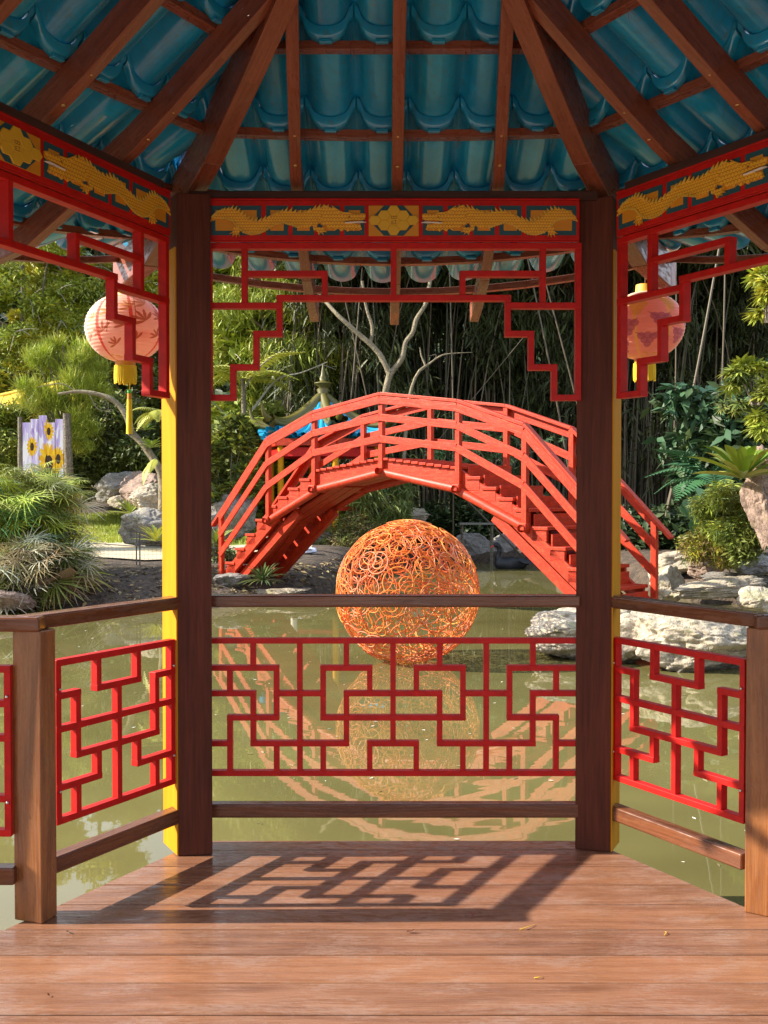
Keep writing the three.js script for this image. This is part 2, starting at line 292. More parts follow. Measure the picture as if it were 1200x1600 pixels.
{ const r = sub('railing', pav), a = railL, b = railLe;
  railBar(r, 'handrail', a.clone().lerp(b, -0.03), b.clone().lerp(a, -0.13), HR, 0.075, 0.052); railBar(r, 'bottom_rail', a.clone().lerp(b, -0.02), b, BRH, 0.06, 0.062);
  sidePanel(r, b.clone().lerp(a, 0.09), a.clone().lerp(b, 0.045)); }
{ const r = sub('railing', pav), a = railR, b = railRe;
  railBar(r, 'handrail', a.clone().lerp(b, -0.03), b.clone().lerp(a, -0.14), HR, 0.075, 0.052); railBar(r, 'bottom_rail', a.clone().lerp(b, -0.02), b, BRH, 0.06, 0.062);
  sidePanel(r, a.clone().lerp(b, 0.02), b.clone().lerp(a, 0.02)); }
{ // the railing turns outwards at the short posts
  const r = sub('railing', pav), a = V(-1.285, 0, -3.575), b = V(-2.55, 0, -3.575);
  railBar(r, 'handrail', V(-1.19, 0, -3.575), b, HR - 0.0025, 0.075, 0.052); railBar(r, 'bottom_rail', a, b, BRH, 0.06, 0.062); sidePanel(r, b.clone().lerp(a, 0.03), a.clone().lerp(b, 0.02));
  part('end_post', box(0.1, 1.02, 0.1, -2.6, 0.51, -3.575, 0.006), M.shortpost, r);
  const q = sub('railing', pav), c = V(1.395, 0, -3.64), d = V(2.6, 0, -3.64);
  railBar(q, 'handrail', V(1.31, 0, -3.64), d, HR - 0.0025, 0.075, 0.052); railBar(q, 'bottom_rail', c, d, BRH, 0.06, 0.062); sidePanel(q, c.clone().lerp(d, 0.02), d.clone().lerp(c, 0.03));
}

// dragon boards and hanging frets
const dragonTex = tex(512, 512, (u, v) => { const s = 16, row = Math.floor(v * s), x = u * s + (row % 2) * 0.5, fx = x - Math.floor(x) - 0.5, fy = v * s - row; const e = Math.abs(Math.hypot(fx, fy * 0.9) - 0.5) < 0.1 ? 1 : 0; const n = 0.5 + 0.5 * pn(u, v, 18, 18, 3); return S3(lerp(lerp(0.74, 0.88, n), 0.52, e), lerp(lerp(0.36, 0.5, n), 0.18, e), lerp(0.03, 0.01, e)); });
dragonTex.repeat.set(5.5, 5.5);
M.dragon = std({ map: dragonTex, roughness: 0.45 });
M.crest = std({ color: rgb(0.7, 0.42, 0.05), roughness: 0.5 });
const Q = 0.000669;
function flat(pts, depth, bevel = 0.0012) { const s = new THREE.Shape(pts.map(([x, y]) => new THREE.Vector2(x, y))); return new THREE.ExtrudeGeometry(s, { depth, bevelEnabled: bevel > 0, bevelSize: bevel, bevelThickness: bevel, bevelOffset: -bevel, bevelSegments: 1, curveSegments: 6 }); }
const dz = (l) => l.map(([x, y]) => [(x - 1180) * Q, (188 - y) * Q]);
const upper = [[40, 195], [58, 168], [90, 140], [125, 124], [170, 118], [215, 128], [255, 155], [295, 186], [345, 193], [400, 172], [450, 146], [505, 131], [560, 134], [620, 140], [680, 120], [735, 107], [785, 108]];
const lower = [[760, 222], [725, 205], [690, 216], [640, 231], [590, 233], [540, 216], [500, 204], [450, 216], [400, 246], [350, 270], [300, 276], [250, 262], [210, 226], [180, 192], [140, 180], [100, 178], [70, 186]];
const dragonParts = (() => {
  const sm = (l) => new THREE.CatmullRomCurve3(l.map(([x, y]) => V(x, y, 0))).getPoints(l.length * 4).map((p) => [p.x, p.y]);
  const up = sm(upper), lo = sm(lower);
  const body = flat(dz([...up, [830, 128], [850, 165], [820, 200], ...lo]), 0.004);
  const spikes = [];
  for (let i = 1; i < upper.length - 1; i++) for (const t of [0.1, 0.6]) {
    const x = lerp(upper[i][0], upper[i + 1][0], t), y = lerp(upper[i][1], upper[i + 1][1], t), k = 15 + 6 * Math.sin(i * 1.9);
    spikes.push(flat(dz([[x - 12, y + 5], [x + 11, y + 5], [x + 9 + k * 0.35, y - k - 4]]), 0.0035, 0.0004));
  }
  const scal = []; for (let i = 4; i < lower.length - 2; i++) for (const t of [0, 0.33, 0.66]) { const x = lerp(lower[i][0], lower[i + 1][0], t), y = lerp(lower[i][1], lower[i + 1][1], t); const g = new THREE.CylinderGeometry(7 * Q, 7 * Q, 0.0056, 8); g.rotateX(Math.PI / 2); const [[a, b]] = dz([[x, y - 2]]); g.translate(a, b, 0.0028); scal.push(g); }
  const leg = (l) => flat(dz(l), 0.0062, 0.0008);
  const legs = [
    leg([[195, 222], [240, 240], [225, 262], [228, 290], [216, 270], [206, 292], [200, 270], [182, 286], [186, 266], [165, 268], [190, 252], [186, 235]]),
    leg([[680, 165], [710, 175], [712, 205], [704, 228], [730, 232], [760, 228], [748, 245], [768, 258], [742, 258], [748, 274], [728, 262], [716, 276], [708, 256], [684, 246], [678, 215]])];
  const head = flat(dz([[770, 112], [800, 122], [850, 140], [880, 150], [915, 152], [945, 164], [985, 156], [1004, 160], [1002, 184], [985, 192], [940, 190], [880, 198], [935, 206], [975, 214], [984, 236], [968, 240], [955, 232], [940, 244], [925, 234], [905, 248], [890, 236], [868, 246], [855, 232], [835, 240], [822, 226], [795, 232], [785, 216], [756, 212], [775, 196], [750, 186], [770, 174], [748, 160], [768, 148]]), 0.0075);
  head.translate(-(945 - 1180) * Q, -(188 - 190) * Q, 0).scale(1.12, 1.22, 1).translate((940 - 1180) * Q, (188 - 186) * Q, 0);
  const horns = flat(dz([[872, 152], [845, 128], [795, 98], [820, 134], [850, 154]]), 0.009, 0.0006);
  const whisk = flat(dz([[985, 204], [1010, 202], [985, 196], [880, 202], [880, 208]]), 0.009, 0.0004);
  const eye = new THREE.SphereGeometry(6 * Q, 8, 6); { const [[a, b]] = dz([[905, 170]]); eye.scale(1, 1, 0.6); eye.translate(a, b, 0.008); }
  return { body, head, crest: merge([...spikes, ...scal]), legs, horns, whisk, eye };
})();
const hexGeo = (() => { const r = 40 * Q, p = []; for (let k = 0; k < 6; k++) p.push([Math.cos(k * Math.PI / 3) * r, Math.sin(k * Math.PI / 3) * r]); return flat(p, 0.005, 0.0016); })();
function frieze(O, U, inward, k) {   // O on the inner face at the middle of the board
  const f = sub('frieze', pav), B = new THREE.Matrix4().makeBasis(U, V(0, 1, 0), inward).setPosition(O);
  f.applyMatrix4(B); f.scale.x = k;
  const hw = 0.77, yT = 0.085, yB = -0.079;
  part('board', box(hw * 2, yT - yB, 0.04, 0, (yT + yB) / 2, -0.02), M.red, f);
  part('moulding', merge([box(hw * 2, 0.006, 0.008, 0, yB - 0.0035, -0.006, 0.002), box(hw * 2, 0.012, 0.05, 0, yT + 0.006, -0.025, 0.002)]), M.red, f);
  for (const s of [-1, 1]) {
    const mx = (g) => { if (s > 0) return g; const q = g.index ? g.toNonIndexed() : g.clone(); q.scale(-1, 1, 1); const p = q.attributes; for (let i = 0; i < p.position.count; i += 3) for (const k of ['position', 'normal', 'uv']) { const a = p[k]; for (let c = 0; c < a.itemSize; c++) { const t = a.array[(i + 1) * a.itemSize + c]; a.array[(i + 1) * a.itemSize + c] = a.array[(i + 2) * a.itemSize + c]; a.array[(i + 2) * a.itemSize + c] = t; } } return q; };
    for (const [a, b] of [[50, 360], [390, 527], [555, 688], [712, 846], [874, 1000]]) {
      const [p, q] = dz([[a, 96], [b, 276]]);
      const fr = new THREE.Shape([p, [q[0], p[1]], q, [p[0], q[1]]].map(([x, y]) => new THREE.Vector2(x, y)));
      const w = 27 * Q, ho = new THREE.Path([[p[0] + w, p[1] - w], [p[0] + w, q[1] + w], [q[0] - w, q[1] + w], [q[0] - w, p[1] - w]].map(([x, y]) => new THREE.Vector2(x, y))); fr.holes.push(ho);
      const g = new THREE.ExtrudeGeometry(fr, { depth: 0.0022, bevelEnabled: false }); const k = part('key_frame', mx(g), M.teal, f);
      part('key_block', mx(flat([[p[0] + w, p[1] - w], [q[0] - w, p[1] - w], [q[0] - w, q[1] + w], [p[0] + w, q[1] + w]], 0.0016, 0.0004)), M.orange, f);
    }
    const tr = (g) => { const q = mx(g); q.translate(0, 0, 0.0028); return q; };
    const D = dragonParts;
    part('dragon', tr(merge([D.body, D.head, D.horns, ...D.legs])), M.dragon, f);
    part('dragon_crest', tr(D.crest), M.crest, f); part('dragon_teeth', tr(D.whisk), M.white, f); part('dragon_eye', tr(D.eye), M.goldline, f);
  }
  // honeycomb emblem
  part('emblem_plate', box(310 * Q, 186 * Q, 0.004, 0, 0, 0.001, 0.001), M.orange, f);
  part('emblem_ground', flat([[-150, 0], [-60, 92], [60, 92], [150, 0], [60, -92], [-60, -92]].map(([x, y]) => [x * Q, y * Q]), 0.0025, 0.0004).translate(0, 0, 0.003), M.teal, f);
  const hx = 60.5 * Q, hy = 35 * Q;
  for (const [i, j] of [[0, 0], [0, 2], [0, -2], [1, 1], [1, -1], [-1, 1], [-1, -1], [2, 0], [-2, 0]]) { const g = hexGeo.clone(); g.scale(0.98, Math.abs(i) === 2 ? 0.8 : 0.86, 1); g.translate(i * hx * 0.97, j * hy * 0.86, 0.0055); part('emblem_hexagon', g, M.gold, f); }
  const st = (x, y, w, h) => box(w * Q, h * Q, 0.002, x * Q, y * Q, 0.0115, 0.0004);
  part('emblem_sign', merge([st(0, 22, 34, 4), st(0, 10, 34, 4), st(-15, 16, 4, 14), st(15, 16, 4, 14), st(0, 16, 4, 14), st(-9, -6, 14, 4), st(-9, -14, 14, 4), st(10, -10, 4, 18), st(10, -2, 14, 4), st(0, -22, 34, 4)]), M.goldline, f);
}
const fy = (y) => 1.5 + (HZ - y) / F * 4.27, fx = (x) => (x - 610) / F * 4.27;
function fret(O, U, hw) {
  const f = sub('fret_panel', pav), w = 0.0245, segs = [];
  const kx = hw / 0.765, L0 = 610 - hw / kx / 4.27 * F;
  const h = (y, a, b) => { segs.push([fx(a), fy(y), fx(b), fy(y)]); if (a + b !== 1220) segs.push([fx(1220 - b), fy(y), fx(1220 - a), fy(y)]); };
  const v = (x, a, b) => { segs.push([fx(x), fy(b), fx(x), fy(a)]); if (x !== 610) segs.push([fx(1220 - x), fy(b), fx(1220 - x), fy(a)]); };
  const L = L0;
  h(386, L, 1220 - L); v(L, 386, 621.4); v(610, 386, 466.4); v(377.5, 386, 478.3); h(478.3, L, 432); h(466.4, 432, 788); v(432, 466.4, 522); h(522, 395.6, 432); v(395.6, 522, 574); h(574, 359.4, 395.6); v(359.4, 574, 621.4); h(621.4, L, 359.4); h(429, 377.5, 502.6); v(502.6, 429, 466.4);
  for (const q of segs) { q[0] *= kx; q[2] *= kx; }
  barsOn(f, O, U, segs, w, 0.042, M.red, 'fret_bar');
}
const cos30 = Math.cos(Math.PI / 6);
const EDGES = [    // middle of each side on the post line, direction to the right seen from inside, inward normal
  { O: V(0.04, 0, -4.285), U: V(1, 0, 0), I: V(0, 0, 1), hw: 0.765 },
  { O: V(-1.225, 0, -3.352), U: V(0.378, 0, -0.926), I: V(0.926, 0, 0.378), hw: 0.885 },
  { O: V(1.41, 0, -3.425), U: V(0.499, 0, 0.867), I: V(-0.867, 0, 0.499), hw: 0.885 }];
for (const e of EDGES) {
  e.U.normalize(); e.I.normalize();
  frieze(e.O.clone().addScaledVector(e.I, 0.035).setY(2.616), e.U, e.I, e.hw / 0.77);
  fret(e.O, e.U, e.hw);
  part('wall_plate', bar(e.O.clone().addScaledVector(e.U, -0.84).setY(2.722), e.O.clone().addScaledVector(e.U, 0.84).setY(2.722), 0.07, 0.036), M.darkwood, pav);
}

// roof: six slopes round RC; the three towards the pond carry single tiles
const prof = [[0, 3.72], [0.28, 3.55], [0.63, 3.34], [0.97, 3.136], [1.31, 2.932], [1.66, 2.745], [2.0, 2.575], [2.35, 2.505], [2.7, 2.46]];
function Hb(r) { for (let i = 1; i < prof.length; i++) if (r <= prof[i][0]) return lerp(prof[i - 1][1], prof[i][1], (r - prof[i - 1][0]) / (prof[i][0] - prof[i - 1][0])); return 2.46; }
const flare = (r, u) => 0.1 * Math.pow(Math.abs(u) / 1.05, 2) * smooth(0.9, 2.0, r);
const T30 = Math.tan(Math.PI / 6), RE = 2.42;
const tileQ = (s) => Math.abs(s) < 0.08 ? -0.058 * Math.sqrt(1 - (s / 0.08) ** 2) : 0.03 * Math.sin((Math.abs(s) - 0.08) / 0.024 * Math.PI / 2);
function tileGeo(u0, r0, r1) {
  const lim = (r) => r * T30 + 0.02, S = 16;
  const P = (s, r, q, lift) => { const u = clamp(u0 + s, -lim(r), lim(r)); return [u, Hb(r) + 0.03 + 0.06 + flare(r, u) + q + lift, r]; };
  const layers = [];
  for (const th of [0, 0.011]) layers.push(grid(S, 4, (a, b) => { const s = lerp(-0.104, 0.104, a), r = lerp(r0, r1, b); const p = P(s, r, tileQ(s), th + 0.024 * b); return [...p, u0 + s + u0 * 3, r * 1.3 + u0]; }));
  layers.push(grid(S, 4, (a, b) => { const s = lerp(-0.1, 0.1, a), k = [[0, 0.012], [0, -0.019], [0.008, -0.024], [0.026, -0.024], [0.034, 0]][Math.round(b * 4)]; const p = P(s, r0 + k[0], tileQ(s) * 0.95, k[1]); return [...p, s + u0, b * 0.05]; }));
  const nib = new RoundedBoxGeometry(0.05, 0.014, 0.022, 1, 0.003); if (Math.abs(u0) < lim(r0) - 0.03) { nib.translate(u0, Hb(r0) + 0.09 - 0.058 - 0.034 + flare(r0, u0), r0 + 0.014); layers.push(nib); }
  return merge(layers);
}
const DIRS = [0, 1, -1, 2, -2, 3].map((k) => k * Math.PI / 3);
DIRS.forEach((ang, f) => {
  const s = sub('roof_slope', pav); s.position.copy(RC); s.rotation.y = Math.PI - ang;   // local +z out along the slope, +x across
  if (f < 3) {
    const r = rng(20 + f);
    for (let row = 0; row < 6; row++) {
      const r0 = 0.24 + row * 0.345, half = (r0 + 0.3) * T30;
      for (let c = -8; c <= 8; c++) { const u0 = c * 0.208 + 0.062; if (Math.abs(u0) > half + 0.06) continue; part('roof_tile', tileGeo(u0, r0, Math.min(r0 + 0.392, RE)), [M.tile, M.tile2, M.tile3, M.tile][Math.floor(r() * 4)], s); }
    }
  } else part('roof_sheet', merge([0, 0.02].map((t) => grid(20, 8, (a, b) => { const rr = lerp(0.05, RE, b), u = lerp(-1, 1, a) * rr * T30; return [u, Hb(rr) + 0.09 + t + flare(rr, u) + 0.03 * Math.cos(u * 30), rr]; }))), M.tile, s);
  // battens
  for (let k = 0; k < 7; k++) {
    const rr = k === 6 ? 2.37 : 0.275 + k * 0.345, n = 12, w = rr * T30 - 0.02;
    const g = [];
    for (let i = 0; i < n; i++) { const ua = lerp(-w, w, i / n), ub = lerp(-w, w, (i + 1) / n); g.push(bar(V(ua, Hb(rr) + 0.016 + flare(rr, ua), rr + 0.022), V(ub, Hb(rr) + 0.016 + flare(rr, ub), rr + 0.022), 0.048, 0.032, 0.002)); }
    part('batten', merge(g), M.rafter, s);
    if (f < 3) for (let c = -5; c <= 5; c++) { const u = c * 0.208 - 0.042; if (Math.abs(u) > w - 0.05 || (c * 7 + k * 3) % 4 === 0) continue; const y = Hb(rr) + flare(rr, u); part('tie_wire', merge([limb([V(u, y + 0.035, rr - 0.005), V(u + 0.002, y - 0.004, rr + 0.022), V(u - 0.003, y + 0.03, rr + 0.05)], 0.0012, 0.0012, 4), limb([V(u, y - 0.003, rr + 0.02), V(u + 0.014, y - 0.03, rr + 0.035)], 0.0011, 0.0008, 4), limb([V(u, y - 0.003, rr + 0.02), V(u - 0.012, y - 0.026, rr + 0.04)], 0.0011, 0.0008, 4)]), M.wire, s); }
  }
  // common rafters, each bent at its joint, with two brass screws
  for (const u of [-0.42, 0, 0.42]) {
    const pts = [0.0, 0.3, 0.63, 0.97, 1.22, 1.4, 1.66, 2.0, 2.35, 2.56].flatMap((q, i, A) => { const q0 = Math.abs(u) * 0.9 / T30 - 0.06; return q > q0 ? (i && A[i - 1] < q0 ? [q0, q] : [q]) : []; }).map((q) => V(u * (0.78 + 0.22 * Math.min(1, q / 1.4)), Hb(q) - 0.05 + flare(q, u), q));
    const g = []; for (let i = 0; i + 1 < pts.length; i++) g.push(bar(pts[i], pts[i + 1].clone().lerp(pts[i], -0.02), 0.048 - 0.0004 * i, 0.098 - 0.0003 * i, 0.003));
    part('rafter', merge(g), M.rafter, s);
    if (f < 3) for (const q of [1.2, 1.33]) { const b = new THREE.SphereGeometry(0.0095, 10, 6); b.scale(1, 0.5, 1); b.translate(u * (0.78 + 0.22 * Math.min(1, q / 1.4)), Hb(q) - 0.1 + flare(q, u) - 0.0005, q); part('brass_screw', b, M.brass, s); }
  }
  // hip at the right-hand corner of the slope
  const hp = [0.05, 0.5, 0.97, 1.31, 1.66, 2.0, 2.35, 2.45].map((q) => V(q * T30, Hb(q) - 0.05 + flare(q, q * T30), q)), g = [];
  for (let i = 0; i + 1 < hp.length; i++) g.push(bar(hp[i], hp[i + 1].clone().lerp(hp[i], -0.02), 0.078 - 0.0005 * i, 0.17 - 0.0005 * i, 0.004));
  part('hip_rafter', merge(g), M.rafter, s);
  const rp = [0.03, 0.6, 1.2, 1.8, 2.2, 2.42, 2.5].map((q, i) => V(q * T30, Hb(q) + 0.17 + flare(q, q * T30) + (i === 6 ? 0.05 : 0), q));
  part('ridge_tile', limb(rp, 0.075, 0.06, 10), M.tile, s);
  part('eave_end', new THREE.SphereGeometry(0.055, 14, 10).scale(1, 1, 0.8).translate(2.5 * T30, Hb(2.42) + 0.13 + flare(2.42, 1.4), 2.5), M.white, s);
});
part('roof_boss', new THREE.SphereGeometry(0.14, 16, 10).translate(RC.x, 3.66, RC.z), M.darkwood, pav);

// ------------------------------------------------------------------ arched footbridge
{
  const psi = 43.5 * Math.PI / 180, c = Math.cos(psi), s = Math.sin(psi), Wd = 1.05;
  const b = thing('footbridge', 'red orange arched wooden footbridge with stepped ends crossing the pond', 'bridge', [-0.03, 0, -14.5]);
  const P = (t, y, w) => V(t * c + w * s, y, t * s - w * c);   // along, up, across (away)
  const cv = (pts) => (t) => { const a = Math.abs(t); for (let i = 1; i < pts.length; i++) if (a <= pts[i][0]) return lerp(pts[i - 1][1], pts[i][1], (a - pts[i - 1][0]) / (pts[i][0] - pts[i - 1][0])); return pts.at(-1)[1]; };
  const railY = cv([[0, 2.875], [1.395, 2.69], [2.466, 2.33], [3.67, 1.15], [3.9, 0.925]]);
  const deckY = cv([[0, 1.985], [1.395, 1.83], [2.466, 1.27], [3.72, 0.12]]);
  const logY = cv([[0, 1.79], [1.395, 1.53], [2.466, 1.04], [3.67, -0.02]]);
  const ts = [-3.67, -2.466, -1.395, 0, 1.395, 2.466, 3.67], up = V(0, 1, 0);
  for (const w of [0, Wd]) {
    const o = w ? 0.0 : 0.0;
    ts.forEach((t, i) => part('rail_post', bar(P(t, Math.max(-0.12, logY(t) - (Math.abs(t) > 3 ? 0.1 : 0.02)), w + o), P(t, railY(t) - 0.01, w + o), 0.07, 0.075, 0.004, P(1, 0, 0)), M.bridge, b));
    const segs = [[-3.9, -2.466], [-2.466, -1.395], [-1.395, 0], [0, 1.395], [1.395, 2.466], [2.466, 3.9]];
    for (const [a, d] of segs) {
      part('handrail', bar(P(a, railY(a) + 0.012, w), P(d, railY(d) + 0.012, w), 0.1, 0.045, 0.006), M.bridge, b);
      const a2 = Math.max(a, -3.67), d2 = Math.min(d, 3.67), out = w ? 0.047 : -0.047;
      part('rail_board', bar(P(a2, railY(a2) - 0.075, w + out), P(d2, railY(d2) - 0.075, w + out), 0.024, 0.11, 0.003), M.bridge, b);
      for (const k of [0.36, 0.70]) part('mid_rail', bar(P(a2, lerp(railY(a2), deckY(a2), k), w + out), P(d2, lerp(railY(d2), deckY(d2), k), w + out), 0.024, 0.1, 0.003), M.bridge, b);
    }
    // stringer with the log moulding under it
    for (const [a, d] of [[-2.466, -1.395], [-1.395, 0], [0, 1.395], [1.395, 2.466]]) {
      const wo = w ? w - 0.05 : 0.05, q = [[a, logY(a) + 0.02], [d, logY(d) + 0.02], [d, deckY(d) - 0.03], [a, deckY(a) - 0.03]];
      const sh = new THREE.Shape(q.map(([x, y]) => new THREE.Vector2(x, y)));
      const g = boxUV(new THREE.ExtrudeGeometry(sh, { depth: 0.05, bevelEnabled: false }), a, 0, 0);
      g.applyMatrix4(new THREE.Matrix4().makeBasis(P(1, 0, 0), up, P(0, 0, -1)).setPosition(P(0, 0, wo + 0.025)));
      part('stringer', g, M.bridge, b);
      part('log_beam', limb([P(a - 0.04, logY(a) + 0.0, wo - (w ? -0.03 : 0.03)), P((a + d) / 2, (logY(a) + logY(d)) / 2, wo - (w ? -0.03 : 0.03)), P(d + 0.04, logY(d), wo - (w ? -0.03 : 0.03))], 0.062, 0.062, 12), M.bridge, b);
      for (const e of [a, d]) { const g2 = new THREE.CylinderGeometry(0.062, 0.062, 0.006, 14); g2.rotateX(Math.PI / 2); g2.applyMatrix4(new THREE.Matrix4().makeBasis(P(0, 0, 1), up, P(1, 0, 0)).setPosition(P(e + Math.sign(e - (a + d) / 2) * 0.04, logY(e), wo - (w ? -0.03 : 0.03)))); part('beam_end', g2, M.bridge, b); }
    }
    for (const sg of [-1, 1]) {
      const wo = w ? w - 0.05 : 0.05;
      part('stair_stringer', bar(P(sg * 2.3, logY(2.3) + 0.03, wo), P(sg * 3.74, 0.0, wo), 0.06, 0.17, 0.004), M.bridge, b);
      part('foot_beam', bar(P(sg * 1.9, logY(1.9) - 0.11, w ? w - 0.14 : 0.14), P(sg * 3.55, -0.1, w ? w - 0.14 : 0.14), 0.09, 0.14, 0.004), M.bridge, b);
    }
  }
  // deck boards on the crown, steps down the ends
  const n = 20; for (let i = 0; i < n; i++) { const t = lerp(-1.33, 1.33, i / (n - 1)); part('deck_board', bar(P(t, deckY(t) - 0.012, -0.02), P(t, deckY(t) - 0.012, Wd + 0.02), 0.122, 0.034, 0.004), M.bridge, b); }
  for (const sg of [-1, 1]) for (let k = 1; k <= 9; k++) {
    const t = sg * (1.37 + k * 0.262), y = deckY(Math.abs(t)) - 0.02; if (Math.abs(t) > 3.8) continue;
    part('tread', bar(P(t, y, 0.0), P(t, y, Wd), 0.24, 0.042, 0.005), M.bridge, b);
    part('riser', bar(P(t - sg * 0.12, y + 0.09, 0.06), P(t - sg * 0.12, y + 0.09, Wd - 0.06), 0.022, 0.17, 0.002), M.bridge, b);
    for (const w of [0.045, Wd - 0.045]) part('step_block', bar(P(t - sg * 0.12, y - 0.09, w), P(t + sg * 0.09, y - 0.09, w), 0.05, 0.14, 0.002), M.bridge, b);
  }
  for (const w of [0.32, 0.53, 0.74]) for (const sg of [-1, 1]) { part('soffit_board', bar(P(sg * 1.2, logY(1.2) + 0.02, w), P(sg * 2.5, logY(2.5) + 0.0, w), 0.19, 0.03, 0.002), M.bridge, b); part('soffit_board', bar(P(sg * 2.48, logY(2.48) - 0.02, w), P(sg * 3.6, 0.0, w), 0.19, 0.03, 0.002), M.bridge, b); part('soffit_board', bar(P(0, logY(0) + 0.03, w), P(sg * 1.22, logY(1.22) + 0.04, w), 0.19, 0.03, 0.002), M.bridge, b); }
  for (const t of [-2.466, -1.395, 0, 1.395, 2.466]) part('cross_beam', limb([P(t, logY(t) + 0.01, -0.1), P(t, logY(t) + 0.01, 0.5), P(t, logY(t) + 0.01, Wd + 0.1)], 0.05, 0.05, 10), M.bridge, b);
  for (const t of [-2.466, -1.395, 1.395, 2.466]) part('post_foot', bar(P(t - 0.06, logY(t) + 0.03, -0.02), P(t + 0.06, logY(t) + 0.03, -0.02), 0.11, 0.09, 0.006), M.bridge, b);
}

// ------------------------------------------------------------------ wicker sphere on the water
{
  const R = 0.738, ball = thing('wicker_sphere', 'large openwork orange wicker sphere made of rings and scrolls floating on the pond', 'sculpture', [0.246, WATER + R - 0.02, -10.66]);
  const cane = [[0.7, 0.15, 0.02], [0.72, 0.21, 0.03], [0.66, 0.11, 0.022], [0.74, 0.28, 0.05], [0.74, 0.27, 0.14]].map((k) => phy({ color: rgb(...k), roughness: 0.5, specularIntensity: 0.7 }));
  const r = rng(77), q = new THREE.Quaternion(), dir = () => { const z = r() * 2 - 1, a = r() * 6.283, k = Math.sqrt(1 - z * z); return V(k * Math.cos(a), k * Math.sin(a), z); };
  const rings = [0.05, 0.075, 0.1, 0.125, 0.15].map((rad) => { const g = new THREE.TorusGeometry(rad, 0.0047, 5, 26); g.translate(0, 0, Math.sqrt(R * R - rad * rad)); return g; });
  const scroll = [1, 2].map((k) => { const p = []; for (let i = 0; i <= 26; i++) { const t = i / 26, a = t * 6.283 * (1.6 + k * 0.5), rad = lerp(0.02, 0.11 + 0.02 * k, t); p.push(V(Math.cos(a) * rad, Math.sin(a) * rad, Math.sqrt(R * R - rad * rad) + 0.004)); } return limb(p, 0.0045, 0.0045, 5, 0, 48); });
  const place = (name, g, d, roll, k, m) => { const o = part(name, g, m, ball); o.quaternion.setFromUnitVectors(V(0, 0, 1), d).multiply(q.setFromAxisAngle(V(0, 0, 1), roll)); o.scale.setScalar(k); return o; };
  const fib = (i, n) => { const z = 1 - 2 * (i + 0.5) / n, a = i * 2.39996, k = Math.sqrt(1 - z * z); return V(k * Math.cos(a), z, k * Math.sin(a)); };
  for (let i = 0; i < 250; i++) place('ring', rings[Math.floor(r() * 5)], fib(i, 250).addScaledVector(dir(), 0.1).normalize(), r() * 6, 0.985 + r() * 0.03, cane[Math.floor(r() * 5)]);
  for (let i = 0; i < 50; i++) place('scroll', scroll[i % 2], fib(i, 50).addScaledVector(dir(), 0.15).normalize(), r() * 6, 0.99 + r() * 0.03, cane[Math.floor(r() * 5)]);
  // long wandering canes behind the rings
  for (let m = 0; m < 5; m++) { const g = []; for (let i = 0; i < 21; i++) { const p = [], a = dir(), t = a.clone().cross(dir()).normalize(), L = 0.7 + r() * 1.8, w = r() * 3, amp = 0.1 + r() * 0.18, n = a.clone().cross(t), k = 0.965 + r() * 0.02; for (let j = 0; j <= 9; j++) { const f = j / 9 * L, e = Math.sin(f * 4 + w) * amp; p.push(a.clone().multiplyScalar(Math.cos(f)).addScaledVector(t, Math.sin(f)).addScaledVector(n, e).normalize().multiplyScalar(R * k)); } g.push(limb(p, 0.0056, 0.0048, 5, 0, 26)); } part('cane', merge(g), cane[m], ball); }
}

